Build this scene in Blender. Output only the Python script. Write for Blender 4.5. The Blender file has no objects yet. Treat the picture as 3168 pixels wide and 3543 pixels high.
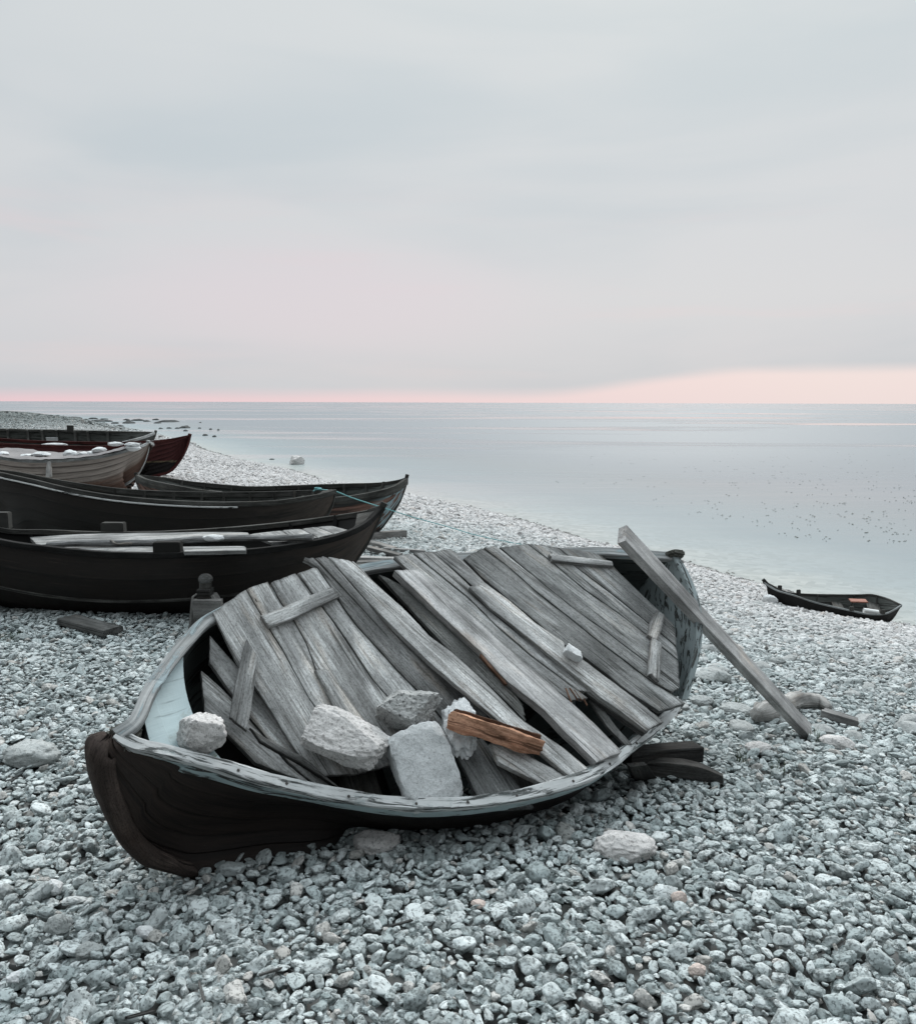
import bpy, bmesh, math, random
import numpy as np
from mathutils import Vector, Matrix, noise as mnoise
random.seed(7); rng = np.random.default_rng(7)
SC = bpy.context.scene

# ------------------------------------------------------------------ camera
H = 1.6; F = 2872.0; CX, CY = 1584.0, 1771.5           # photograph: 3168 x 3543
TH = math.atan((1771.5 - 1392.5) / F); RO = math.radians(.173)
fw = np.array([0, math.cos(TH), -math.sin(TH)]); up0 = np.array([0, math.sin(TH), math.cos(TH)])
X0 = np.array([1.0, 0, 0])
CR = math.cos(RO) * X0 + math.sin(RO) * up0; CU = -math.sin(RO) * X0 + math.cos(RO) * up0
CAM = np.array([0, 0, H])
cam_d = bpy.data.cameras.new('camera'); cam = bpy.data.objects.new('camera', cam_d); SC.collection.objects.link(cam)
m = Matrix.Identity(4)
for i in range(3):
    m[i][0], m[i][1], m[i][2], m[i][3] = CR[i], CU[i], -fw[i], CAM[i]
cam.matrix_world = m
cam_d.sensor_fit = 'HORIZONTAL'; cam_d.sensor_width = 36; cam_d.lens = 36 * F / 3168
cam_d.clip_start = .05; cam_d.clip_end = 60000
SC.camera = cam
SC.render.resolution_x, SC.render.resolution_y = 915, 1024

# ------------------------------------------------------------------ world, sun, exposure
SUN_EL, SUN_AZ = math.radians(40), math.radians(15)     # azimuth from +Y (out to sea) towards +X
world = bpy.data.worlds.new('World'); SC.world = world; world.use_nodes = True
wn, wl = world.node_tree.nodes, world.node_tree.links
wn.clear()

def nd(nodes, t, **kw):
    n = nodes.new(t)
    for k, v in kw.items():
        if k.startswith('i_'):
            n.inputs[int(k[2:])].default_value = v
        else:
            setattr(n, k, v)
    return n

def ramp(nodes, stops, interp='LINEAR'):
    r = nodes.new('ShaderNodeValToRGB'); r.color_ramp.interpolation = interp
    el = r.color_ramp.elements
    while len(el) < len(stops): el.new(.5)
    for e, (p, c) in zip(el, stops):
        e.position = p; e.color = (c, c, c, 1) if not isinstance(c, tuple) else (*c, 1)
    return r

def s2l(*c):
    return tuple(((v / 255 + .055) / 1.055) ** 2.4 if v > 10 else v / 255 / 12.92 for v in c)

def build_world():
    L = wl.new
    out = nd(wn, 'ShaderNodeOutputWorld')
    sky = nd(wn, 'ShaderNodeTexSky'); sky.sky_type = 'NISHITA'; sky.sun_disc = False
    sky.sun_elevation = SUN_EL; sky.sun_rotation = SUN_AZ; sky.air_density = 1; sky.dust_density = 2
    bg1 = nd(wn, 'ShaderNodeBackground'); bg1.inputs[1].default_value = .1
    L(sky.outputs[0], bg1.inputs[0])
    tc = nd(wn, 'ShaderNodeTexCoord'); sep = nd(wn, 'ShaderNodeSeparateXYZ'); L(tc.outputs['Generated'], sep.inputs[0])
    # broad soft cloud sheets: noise over direction, flattened towards the horizon
    mp = nd(wn, 'ShaderNodeMapping'); mp.inputs['Scale'].default_value = (1.1, 1.1, 5.0); mp.inputs['Rotation'].default_value = (0, .06, 0)
    L(tc.outputs['Generated'], mp.inputs[0])
    n1 = nd(wn, 'ShaderNodeTexNoise'); n1.inputs['Scale'].default_value = 1.5; n1.inputs['Detail'].default_value = 5; n1.inputs['Roughness'].default_value = .45; n1.inputs['Distortion'].default_value = .4
    L(mp.outputs[0], n1.inputs[0])
    mp2 = nd(wn, 'ShaderNodeMapping'); mp2.inputs['Scale'].default_value = (1.0, 1.0, 9.0); mp2.inputs['Location'].default_value = (3, 1, 2); L(tc.outputs['Generated'], mp2.inputs[0])
    n2 = nd(wn, 'ShaderNodeTexNoise'); n2.inputs['Scale'].default_value = 2.2; n2.inputs['Detail'].default_value = 6; n2.inputs['Roughness'].default_value = .5
    L(mp2.outputs[0], n2.inputs[0])
    # elevation colours of the overcast
    base = ramp(wn, [(0, s2l(206, 208, 212)), (.06, s2l(206, 207, 211)), (.12, s2l(210, 211, 213)), (.25, s2l(208, 212, 214)), (.45, s2l(211, 217, 218)), (1, s2l(205, 214, 218))])
    L(sep.outputs[2], base.inputs[0])
    cool = ramp(wn, [(.36, 0.), (.62, 1.)], 'EASE'); L(n1.outputs['Fac'], cool.inputs[0])
    mx = nd(wn, 'ShaderNodeMix', data_type='RGBA'); L(cool.outputs[0], mx.inputs[0])
    tint = nd(wn, 'ShaderNodeMix', data_type='RGBA', blend_type='MULTIPLY'); tint.inputs[0].default_value = 1
    L(base.outputs[0], tint.inputs[6]); tint.inputs[7].default_value = (.905, .945, .968, 1)
    L(tint.outputs[2], mx.inputs[6])
    br = nd(wn, 'ShaderNodeMix', data_type='RGBA', blend_type='MULTIPLY'); br.inputs[0].default_value = 1
    L(base.outputs[0], br.inputs[6]); br.inputs[7].default_value = (1.04, 1.03, 1.03, 1)
    L(br.outputs[2], mx.inputs[7])
    # rosy breaks low down
    pk = ramp(wn, [(.5, 0.), (.68, 1.)], 'EASE'); L(n2.outputs['Fac'], pk.inputs[0])
    pe = ramp(wn, [(.0, 0.), (.06, .5), (.14, .7), (.26, 0.)], 'EASE'); L(sep.outputs[2], pe.inputs[0])
    pm = nd(wn, 'ShaderNodeMath', operation='MULTIPLY'); L(pk.outputs[0], pm.inputs[0]); L(pe.outputs[0], pm.inputs[1])
    m2 = nd(wn, 'ShaderNodeMix', data_type='RGBA'); L(pm.outputs[0], m2.inputs[0]); L(mx.outputs[2], m2.inputs[6]); m2.inputs[7].default_value = (*s2l(222, 210, 212), 1)
    # pink strip on the horizon, thicker to the right (x>0)
    xr = nd(wn, 'ShaderNodeMapRange'); L(sep.outputs[0], xr.inputs[0]); xr.inputs[1].default_value = .08; xr.inputs[2].default_value = .34; xr.inputs[3].default_value = .009; xr.inputs[4].default_value = .038; xr.interpolation_type = 'SMOOTHSTEP'
    wob = nd(wn, 'ShaderNodeMath', operation='MULTIPLY_ADD'); L(n2.outputs['Fac'], wob.inputs[0]); wob.inputs[1].default_value = .018; wob.inputs[2].default_value = -.009
    th = nd(wn, 'ShaderNodeMath', operation='ADD'); L(xr.outputs[0], th.inputs[0]); L(wob.outputs[0], th.inputs[1])
    df = nd(wn, 'ShaderNodeMath', operation='SUBTRACT'); L(th.outputs[0], df.inputs[0]); L(sep.outputs[2], df.inputs[1])
    pf = nd(wn, 'ShaderNodeMapRange'); L(df.outputs[0], pf.inputs[0]); pf.inputs[1].default_value = -.010; pf.inputs[2].default_value = .008; pf.interpolation_type = 'SMOOTHSTEP'
    pcol = nd(wn, 'ShaderNodeMapRange', data_type='FLOAT'); L(sep.outputs[0], pcol.inputs[0]); pcol.inputs[1].default_value = -.5; pcol.inputs[2].default_value = .4
    pc = nd(wn, 'ShaderNodeMix', data_type='RGBA'); L(pcol.outputs[0], pc.inputs[0]); pc.inputs[6].default_value = (*s2l(238, 206, 212), 1); pc.inputs[7].default_value = (*s2l(240, 224, 222), 1)
    m3 = nd(wn, 'ShaderNodeMix', data_type='RGBA'); L(pf.outputs[0], m3.inputs[0]); L(m2.outputs[2], m3.inputs[6]); L(pc.outputs[2], m3.inputs[7])
    # a broad rosy glow in the cloud left of the middle
    gx = nd(wn, 'ShaderNodeVectorMath', operation='DISTANCE'); gm = nd(wn, 'ShaderNodeMapping'); gm.inputs['Scale'].default_value = (.55, .2, 2.2); L(tc.outputs['Generated'], gm.inputs[0]); L(gm.outputs[0], gx.inputs[0]); gx.inputs[1].default_value = (-.16 * .55, .98 * .2, .115 * 2.2)
    gf = nd(wn, 'ShaderNodeMapRange'); L(gx.outputs['Value'], gf.inputs[0]); gf.inputs[1].default_value = .22; gf.inputs[2].default_value = .02; gf.interpolation_type = 'SMOOTHERSTEP'; gf.inputs[4].default_value = .7
    gn = nd(wn, 'ShaderNodeMath', operation='MULTIPLY'); L(gf.outputs[0], gn.inputs[0]); g2 = ramp(wn, [(.3, .35), (.62, 1.)], 'EASE'); L(n1.outputs['Fac'], g2.inputs[0]); L(g2.outputs[0], gn.inputs[1])
    m4 = nd(wn, 'ShaderNodeMix', data_type='RGBA'); L(gn.outputs[0], m4.inputs[0]); L(m3.outputs[2], m4.inputs[6]); m4.inputs[7].default_value = (*s2l(222, 212, 217), 1)
    # overcast is brightest overhead and dull on the landward side
    ze = nd(wn, 'ShaderNodeMapRange'); L(sep.outputs[2], ze.inputs[0]); ze.inputs[1].default_value = .42; ze.inputs[2].default_value = .8; ze.inputs[3].default_value = 1; ze.inputs[4].default_value = 4.2; ze.interpolation_type = 'SMOOTHSTEP'
    be = nd(wn, 'ShaderNodeMapRange'); L(sep.outputs[1], be.inputs[0]); be.inputs[1].default_value = -.5; be.inputs[2].default_value = .2; be.inputs[3].default_value = .25; be.inputs[4].default_value = 1; be.interpolation_type = 'SMOOTHSTEP'
    zb = nd(wn, 'ShaderNodeMath', operation='MULTIPLY'); L(ze.outputs[0], zb.inputs[0]); L(be.outputs[0], zb.inputs[1])
    bg2 = nd(wn, 'ShaderNodeBackground'); L(m4.outputs[2], bg2.inputs[0]); L(zb.outputs[0], bg2.inputs[1])
    ms = nd(wn, 'ShaderNodeMixShader'); ms.inputs[0].default_value = .94
    L(bg1.outputs[0], ms.inputs[1]); L(bg2.outputs[0], ms.inputs[2]); L(ms.outputs[0], out.inputs[0])
build_world()
sun_d = bpy.data.lights.new('sun', 'SUN'); sun_d.energy = 1.5; sun_d.angle = math.radians(18); sun_d.color = (1, .95, .9)
sun = bpy.data.objects.new('sun', sun_d); SC.collection.objects.link(sun)
sd = Vector((math.sin(SUN_AZ) * math.cos(SUN_EL), math.cos(SUN_AZ) * math.cos(SUN_EL), math.sin(SUN_EL)))
sun.rotation_euler = sd.to_track_quat('Z', 'Y').to_euler(); sun.location = (3, 8, 12)
SC.view_settings.view_transform = 'Standard'; SC.view_settings.look = 'None'
SC.view_settings.exposure = 0.0; SC.view_settings.gamma = 1

# ------------------------------------------------------------------ points of the place seen along a line of sight
def ray(px, py): return fw + CR * ((px - CX) / F) - CU * ((py - CY) / F)
def atz(px, py, z):
    r = ray(px, py); return CAM + r * ((z - H) / r[2])
def aty(px, py, y):
    r = ray(px, py); return CAM + r * (y / r[1])
K18 = 3168 / 1820.0
def u(ux, uy, y): return aty(ux * K18, uy * K18, y)
def onplane(px, py, p, n):
    r = ray(px, py); return CAM + r * (((p - CAM) @ n) / (r @ n))

# ------------------------------------------------------------------ object helpers
def link(o): SC.collection.objects.link(o); return o
def tag(o, label, cat, group=None, kind=None):
    if label: o['label'] = label
    if cat: o['category'] = cat
    if group: o['group'] = group
    if kind: o['kind'] = kind
    return o
def thing(name, label, cat, loc, group=None):
    o = link(bpy.data.objects.new(name, None)); o.location = tuple(loc); o.empty_display_size = .1
    return tag(o, label, cat, group)
def mesh_obj(name, verts, faces, mat, parent=None, frame=None, smooth=False, uv=None, uv2=None):
    """verts in world space; frame: 4x4 numpy (columns axes, origin) giving the object's own axes"""
    verts = np.asarray(verts, float)
    if frame is None:
        frame = np.eye(4)
        frame[:3, 3] = np.array(parent.location) if parent else verts.mean(0)
    R_, o_ = frame[:3, :3], frame[:3, 3]
    loc = (verts - o_) @ R_
    me = bpy.data.meshes.new(name)
    me.from_pydata(loc.tolist(), [], [tuple(int(i) for i in f) for f in faces])
    mats = mat if isinstance(mat, (list, tuple)) else [mat]
    for mm in mats: me.materials.append(mm)
    if uv is not None:
        lay = me.uv_layers.new(name='UVMap')
        idx = np.empty(len(me.loops), int); me.loops.foreach_get('vertex_index', idx)
        lay.data.foreach_set('uv', np.asarray(uv, float)[idx].ravel())
    if smooth: me.polygons.foreach_set('use_smooth', [True] * len(me.polygons))
    me.update()
    o = link(bpy.data.objects.new(name, me))
    M4 = Matrix(frame.tolist())
    if parent:
        o.parent = parent
        o.matrix_local = Matrix.Translation(-Vector(parent.location)) @ M4 if parent.type == 'EMPTY' else parent.matrix_basis.inverted() @ M4
    else:
        o.matrix_world = M4
    return o
def unit(v): v = np.asarray(v, float); return v / (np.linalg.norm(v) + 1e-12)
def frame_of(o, x, z):
    x = unit(x); z = np.asarray(z, float); z = unit(z - x * (z @ x)); y = np.cross(z, x)
    f = np.eye(4); f[:3, 0], f[:3, 1], f[:3, 2], f[:3, 3] = x, y, z, o
    return f
def fbm(p, oct=4): return mnoise.fractal(Vector(p), 1.0, 2.0, oct, noise_basis='PERLIN_ORIGINAL')

# ------------------------------------------------------------------ materials
class NT:
    def __init__(s, name):
        s.m = bpy.data.materials.new(name); s.m.use_nodes = True
        s.n = s.m.node_tree.nodes; s.l = s.m.node_tree.links.new
        s.b = s.n['Principled BSDF']; s.out = s.n['Material Output']
    def noise(s, vec, scale, detail=6, rough=.55, dist=0., w=None):
        n = s.n.new('ShaderNodeTexNoise')
        if w is not None: n.noise_dimensions = '4D'; s.l(w, n.inputs['W'])
        if vec is not None: s.l(vec, n.inputs['Vector'])
        n.inputs['Scale'].default_value = scale; n.inputs['Detail'].default_value = detail; n.inputs['Roughness'].default_value = rough; n.inputs['Distortion'].default_value = dist
        return n.outputs['Fac']
    def map(s, vec, sc):
        n = s.n.new('ShaderNodeMapping'); n.inputs['Scale'].default_value = sc; s.l(vec, n.inputs[0]); return n.outputs[0]
    def ramp(s, fac, stops, interp='LINEAR'):
        r = ramp(s.n, stops, interp); s.l(fac, r.inputs[0]); return r.outputs[0]
    def math(s, op, a, b=None, c=None):
        n = s.n.new('ShaderNodeMath'); n.operation = op
        for i, v in enumerate((a, b, c)):
            if v is None: continue
            if isinstance(v, (int, float)): n.inputs[i].default_value = v
            else: s.l(v, n.inputs[i])
        return n.outputs[0]
    def mix(s, fac, a, b, mode='MIX'):
        n = s.n.new('ShaderNodeMix'); n.data_type = 'RGBA'; n.blend_type = mode
        for i, v in ((0, fac), (6, a), (7, b)):
            if isinstance(v, (int, float)): n.inputs[i].default_value = v
            elif isinstance(v, tuple): n.inputs[i].default_value = (*v, 1)
            else: s.l(v, n.inputs[i])
        return n.outputs[2]
    def bump(s, h, strength, dist=.01, prev=None):
        n = s.n.new('ShaderNodeBump'); n.inputs['Strength'].default_value = strength; n.inputs['Distance'].default_value = dist
        s.l(h, n.inputs['Height'])
        if prev is not None: s.l(prev, n.inputs['Normal'])
        return n.outputs[0]
    def fin(s, col, rough=.85, normal=None, spec=.3):
        if isinstance(col, tuple): s.b.inputs['Base Color'].default_value = (*col, 1)
        else: s.l(col, s.b.inputs['Base Color'])
        if isinstance(rough, (int, float)): s.b.inputs['Roughness'].default_value = rough
        else: s.l(rough, s.b.inputs['Roughness'])
        s.b.inputs['Specular IOR Level'].default_value = spec
        if normal is not None: s.l(normal, s.b.inputs['Normal'])
        return s.m
    def coord(s, src):
        if src == 'geo':
            return s.n.new('ShaderNodeNewGeometry').outputs['Position']
        t = s.n.new('ShaderNodeTexCoord')
        return t.outputs['UV'] if src == 'uv' else t.outputs['Object']
    def rnd(s):
        return s.math('MULTIPLY', s.n.new('ShaderNodeObjectInfo').outputs['Random'], 57.)

def mat_wood(name, light, dark, src='obj', var=.5, crack=.8, blotch=.5, spec=.15):
    """weathered wood, grain along local x (or u)"""
    t = NT(name); c = t.coord(src); w = t.rnd()
    g1 = t.noise(t.map(c, (1.6, 30, 30)), 1.0, 8, .65, .25, w)
    g2 = t.noise(t.map(c, (7, 170, 170)), 1.0, 4, .6, .1, w)
    g3 = t.noise(t.map(c, (.9, 62, 62)), 1.0, 3, .5, .35, w)
    bl = t.noise(t.map(c, (5, 11, 11)), 1.0, 6, .62, 0, w)
    sp = t.noise(t.map(c, (60, 150, 150)), 1.0, 3, .7, 0, w)
    a = t.math('ADD', t.math('MULTIPLY', g1, .55), t.math('MULTIPLY', g2, .45))
    col = t.mix(t.ramp(a, [(.40, 0.), (.585, 1.)]), dark, light)
    mid = tuple((x * .55 + y * .45) * .8 for x, y in zip(light, dark))
    col = t.mix(t.math('MULTIPLY', t.ramp(bl, [(.42, 1.), (.6, 0.)]), blotch), col, mid)
    col = t.mix(t.math('MULTIPLY', t.ramp(sp, [(.55, 0.), (.72, 1.)]), .35), col, tuple(x * .4 for x in dark))
    crk = t.ramp(g3, [(.30, 1.), (.385, 0.)])
    col = t.mix(t.math('MULTIPLY', crk, crack), col, tuple(x * .22 for x in dark))
    kv = t.n.new('ShaderNodeTexVoronoi'); kv.voronoi_dimensions = '4D'; t.l(w, kv.inputs['W']); t.l(t.map(c, (2.6, 7.5, 7.5)), kv.inputs['Vector']); kv.inputs['Scale'].default_value = 1
    kd = t.math('ADD', kv.outputs['Distance'], t.math('MULTIPLY_ADD', g1, .16, -.08))
    col = t.mix(t.math('MULTIPLY', t.ramp(kd, [(.05, 1.), (.085, .35), (.10, .8), (.125, 0.)]), .75), col, tuple(x * .55 for x in dark))
    hv = t.n.new('ShaderNodeTexVoronoi'); hv.voronoi_dimensions = '4D'; t.l(w, hv.inputs['W']); t.l(t.map(c, (6, 22, 22)), hv.inputs['Vector']); hv.inputs['Scale'].default_value = 1
    col = t.mix(t.ramp(hv.outputs['Distance'], [(.045, .9), (.07, 0.)]), col, tuple(x * .25 for x in dark))
    col = t.mix(t.math('MULTIPLY', t.ramp(t.noise(t.map(c, (2.5, 16, 16)), 1.0, 4, .6, .2, w), [(.55, 0.), (.72, 1.)]), .55), col, (.80, .62, .47), 'MULTIPLY')
    fs = t.noise(t.map(c, (110, 240, 240)), 1.0, 2, .6, 0, w)
    col = t.mix(t.math('MULTIPLY', t.ramp(fs, [(.50, 0.), (.66, 1.)]), .5), col, tuple(x * .75 for x in dark))
    big = t.noise(t.map(c, (3.2, 7, 7)), 1.0, 4, .6, .3, w)
    ov = t.math('MULTIPLY_ADD', t.n.new('ShaderNodeObjectInfo').outputs['Random'], var, 1 - var / 2)
    ov = t.math('MULTIPLY', ov, t.ramp(big, [(.34, .48), (.66, 1.22)]))
    ea = t.n.new('ShaderNodeAttribute'); ea.attribute_name = 'edge'
    ed = t.math('MULTIPLY', t.ramp(t.math('ADD', ea.outputs['Fac'], t.math('MULTIPLY_ADD', bl, .9, -.5)), [(.55, 0.), (1.1 if False else 1., 1.)]), .5)
    col = t.mix(ed, col, tuple(x * .45 for x in dark))
    h = t.n.new('ShaderNodeHueSaturation'); t.l(col, h.inputs['Color']); t.l(ov, h.inputs['Value'])
    hgt = t.math('SUBTRACT', a, t.math('MULTIPLY', crk, .8))
    return t.fin(h.outputs[0], .9, t.bump(hgt, .8, .006), spec)

def mat_paint(name, paint, under, wear=.5, uvscale=(3, 14, 1), rough=.6, spec=.3, scuff=None):
    """flaking paint over wood, uv = (metres along, metres across)"""
    t = NT(name); c = t.coord('uv')
    n = t.noise(t.map(c, uvscale), 1.0, 9, .68, .6)
    f = t.ramp(n, [(wear - .025, 0.), (wear + .025, 1.)])
    g = t.noise(t.map(c, (2.5, 90, 1)), 1.0, 7, .6, .2)
    und = t.mix(t.ramp(g, [(.35, 0.), (.65, 1.)]), tuple(x * .35 for x in under), under)
    p2 = t.mix(t.noise(c, 7, 6, .6), tuple(x * .72 for x in paint), tuple(min(x * 1.2, .9) for x in paint))
    p2 = t.mix(t.math('MULTIPLY', t.ramp(t.noise(t.map(c, (4, 60, 1)), 1.0, 5, .6), [(.58, 0.), (.68, 1.)]), .7), p2, tuple(x * .4 for x in paint))
    col = t.mix(f, und, p2)
    if scuff:
        sn = t.noise(t.map(c, (6, 9, 1)), 1.0, 10, .72, .3)
        col = t.mix(t.math('MULTIPLY', t.ramp(sn, [(.56, 0.), (.66, 1.)]), .8), col, scuff)
    hgt = t.math('ADD', t.math('MULTIPLY', f, .6), t.math('MULTIPLY', g, .5))
    return t.fin(col, rough, t.bump(hgt, .6, .004), spec)

def mat_rock(name, a, b, fleck, scale=1., pits=.5):
    t = NT(name); c = t.coord('obj'); w = t.rnd()
    n1 = t.noise(c, 9 * scale, 8, .62, .2, w); n2 = t.noise(c, 75 * scale, 6, .7, 0, w); n3 = t.noise(c, 190 * scale, 3, .7, 0, w)
    col = t.mix(t.ramp(n1, [(.35, 0.), (.65, 1.)]), b, a)
    col = t.mix(t.math('MULTIPLY', t.ramp(n2, [(.53, 0.), (.64, 1.)]), pits), col, fleck)
    col = t.mix(t.math('MULTIPLY', t.ramp(n3, [(.56, 0.), (.66, 1.)]), pits * .8), col, tuple(x * .6 for x in fleck))
    h = t.math('SUBTRACT', t.math('ADD', n1, t.math('MULTIPLY', n2, .5)), t.math('MULTIPLY', n3, .25))
    return t.fin(col, .95, t.bump(h, .9, .012), .15)

def lap_shade(t, c, period, wid=.07):
    """shadow under the plank laps, painted into the colour as dark lines"""
    sp = t.n.new('ShaderNodeSeparateXYZ'); t.l(c, sp.inputs[0])
    f = t.math('FRACT', t.math('ADD', t.math('DIVIDE', sp.outputs[1], period), t.math('MULTIPLY_ADD', t.noise(t.map(c, (4, 4, 1)), 1., 3, .5), .04, -.02)))
    return t.math('MAXIMUM', t.ramp(f, [(0., 1.), (wid, 0.)]), t.ramp(f, [(1 - wid * .4, 0.), (1., 1.)]))  # dark line at each lap edge, painted shadow
def mat_tar(name, base, worn, amount=.5, bow=1.0, sw=.85):
    def make(period):
        t = NT(name); c = t.coord('uv'); sp = t.n.new('ShaderNodeSeparateXYZ'); t.l(c, sp.inputs[0])
        n = t.noise(t.map(c, (1.6, 7, 1)), 1., 9, .68, .5); g = t.noise(t.map(c, (2.2, 70, 1)), 1., 7, .65, .2); f = t.noise(t.map(c, (40, 60, 1)), 1., 3, .6)
        near_bow = t.ramp(sp.outputs[0], [(0., 1.), (bow, .08)])
        w_ = t.math('MULTIPLY', t.ramp(t.math('ADD', n, t.math('MULTIPLY', g, .35)), [(.60 - .1 * amount, 0.), (.80 - .1 * amount, 1.)]), near_bow)
        col = t.mix(t.math('MULTIPLY', w_, amount), tuple(base), tuple(worn))
        col = t.mix(t.math('MULTIPLY', t.ramp(g, [(.58, 0.), (.70, 1.)]), .5), col, tuple(x * .55 for x in worn))
        col = t.mix(t.ramp(f, [(.73, 0.), (.77, .6)]), col, (.16, .15, .14))
        sm = lap_shade(t, c, period); col = t.mix(t.math('MULTIPLY', sm, sw), col, tuple(x * .3 for x in base))
        edge = t.math('SUBTRACT', 1., sm)
        return t.fin(col, t.math('MULTIPLY_ADD', n, .4, .45), t.bump(t.math('ADD', t.math('MULTIPLY', g, .6), t.math('MULTIPLY', edge, .4)), .6, .006), .28)
    return make
M = {}
M['plank'] = mat_wood('weathered_plank', (.76, .765, .76), (.115, .108, .10), blotch=.7)
M['plank_pale'] = mat_wood('pale_plank', (.84, .83, .825), (.34, .33, .325), crack=.4, blotch=.25, var=.05)
M['plank_dark'] = mat_wood('dark_plank', (.22, .22, .215), (.05, .048, .045), blotch=.5)
M['plank_black'] = mat_wood('blackened_beam', (.085, .083, .08), (.02, .019, .018))
M['driftwood'] = mat_wood('driftwood', (.62, .61, .6), (.24, .235, .23), crack=.5)
M['log'] = mat_wood('split_log', (.74, .43, .29), (.30, .14, .085), var=.05, crack=.8, blotch=.25)
M['bark'] = mat_wood('split_log_bark', (.14, .08, .055), (.03, .018, .013), var=.05)
M['rail'] = mat_wood('grey_rail', (.72, .74, .74), (.16, .165, .165), src='uv', crack=.7)
M['rail_W'] = mat_paint('rough_grey_rail', (.56, .57, .57), (.13, .138, .136), .455, (5, 60, 1), .9, .12, scuff=(.22, .27, .275))
M['boat_board'] = mat_wood('boat_board', (.48, .48, .475), (.10, .10, .098), var=.3)
M['rail_dark'] = mat_wood('dark_rail', (.13, .128, .12), (.025, .024, .022), src='uv', var=.1)
M['rail_black'] = mat_wood('black_rail', (.03, .029, .028), (.008, .008, .008), src='uv', var=.1)
M['blue_paint'] = mat_paint('flaking_blue_paint', (.40, .49, .505), (.085, .085, .08), .46, (4, 22, 1))
M['blue_inside'] = mat_paint('pale_blue_paint', (.50, .60, .64), (.13, .14, .12), .36, (3.0, 4.0, 1), .45)
M['blue_frame'] = mat_paint('cracked_pale_blue', (.36, .415, .425), (.10, .105, .10), .45, (12, 44, 1))
M['tar_brown'] = mat_paint('old_tar', (.0075, .006, .0055), (.012, .009, .008), .45, (3, 9, 1), .75, .2)
M['stem_brown'] = mat_wood('worn_stem', (.13, .10, .088), (.014, .011, .010), src='uv', var=.02, crack=.8, blotch=.8)
M['tar_A'] = mat_tar('black_tar', (.0085, .0068, .006), (.10, .07, .056), .9, 2.2)
M['tar_B'] = mat_tar('brown_black_tar', (.014, .0115, .010), (.095, .072, .06), .85, 2.6)
M['tar_W'] = mat_tar('flaking_brown_tar', (.0085, .0065, .0058), (.075, .052, .043), .6, 2.2, .45)
M['tar2'] = mat_paint('dark_tar', (.011, .0105, .0098), (.018, .016, .014), .42, (1.5, 9, 1), .65, .25)
M['grey_green'] = mat_paint('greyed_inside', (.10, .106, .10), (.05, .05, .047), .45, (1.5, 12, 1), .9, .1)
M['grey_wall'] = mat_paint('bare_grey_inside', (.10, .105, .098), (.045, .045, .042), .45, (1.5, 14, 1), .9, .1)
M['red'] = mat_paint('dull_red_paint', (.050, .013, .013), (.035, .02, .018), .40, (1.2, 10, 1), .75, .2)
M['inside_dark'] = mat_paint('dark_greened_inside', (.075, .085, .083), (.03, .03, .028), .42, (2, 10, 1), .85, .15)
M['clinker_pale'] = mat_paint('pale_grey_paint', (.26, .245, .235), (.13, .075, .055), .47, (1.2, 8, 1), .8, .2)
def rust_mat(period):
    t = NT('rusty_brown_paint'); c = t.coord('uv'); sp = t.n.new('ShaderNodeSeparateXYZ'); t.l(c, sp.inputs[0])
    n = t.noise(t.map(c, (2, 14, 1)), 1., 8, .68, .4); g = t.noise(t.map(c, (3, 80, 1)), 1., 6, .6)
    col = t.mix(t.ramp(n, [(.40, 0.), (.6, 1.)]), (.06, .045, .04), (.26, .15, .12))
    col = t.mix(t.ramp(g, [(.5, 0.), (.7, .7)]), col, (.035, .028, .025))
    top = t.ramp(t.math('ADD', sp.outputs[1], t.math('MULTIPLY_ADD', n, .06, -.03)), [(.15, 1.), (.17, 0.)]); col = t.mix(top, col, (.045, .046, .044))
    dn = t.noise(t.map(c, (5, 15, 1)), 1., 2, .5, .2)
    dab = t.math('MULTIPLY', t.ramp(dn, [(.49, 0.), (.52, 1.)]), t.ramp(sp.outputs[0], [(.62, 1.), (.74, 0.)]))
    dab = t.math('MULTIPLY', dab, t.ramp(sp.outputs[1], [(.12, 0.), (.16, 1.)]))
    col = t.mix(dab, col, (.30, .40, .43))
    col = t.mix(t.math('MULTIPLY', lap_shade(t, c, period, .14), .8), col, (.02, .016, .014))
    return t.fin(col, .85, t.bump(g, .5, .004), .15)
M['rust'] = rust_mat
M['stone_pale'] = mat_rock('pale_granite', (.70, .675, .66), (.52, .505, .495), (.15, .14, .135), 1.2, .75)
M['stone_speck'] = mat_rock('speckled_stone', (.50, .50, .49), (.30, .305, .30), (.07, .07, .068), 1.1, .95)
M['stone_slab'] = mat_rock('smooth_slab', (.64, .655, .66), (.46, .475, .48), (.16, .16, .16), 1.3, .45)
M['stone_white'] = mat_rock('white_lump', (.72, .73, .735), (.6, .61, .615), (.3, .3, .3), .8, .2)
M['stone_grey'] = mat_rock('beach_stone', (.47, .49, .485), (.32, .335, .33), (.1, .105, .1), 1., .7)
M['stone_pink'] = mat_rock('pinkish_stone', (.64, .54, .49), (.56, .47, .43), (.3, .26, .24), 1., .2)
M['stone_wet'] = mat_rock('dark_wet_stone', (.10, .105, .105), (.06, .062, .062), (.03, .03, .03), .3, .6)

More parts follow.
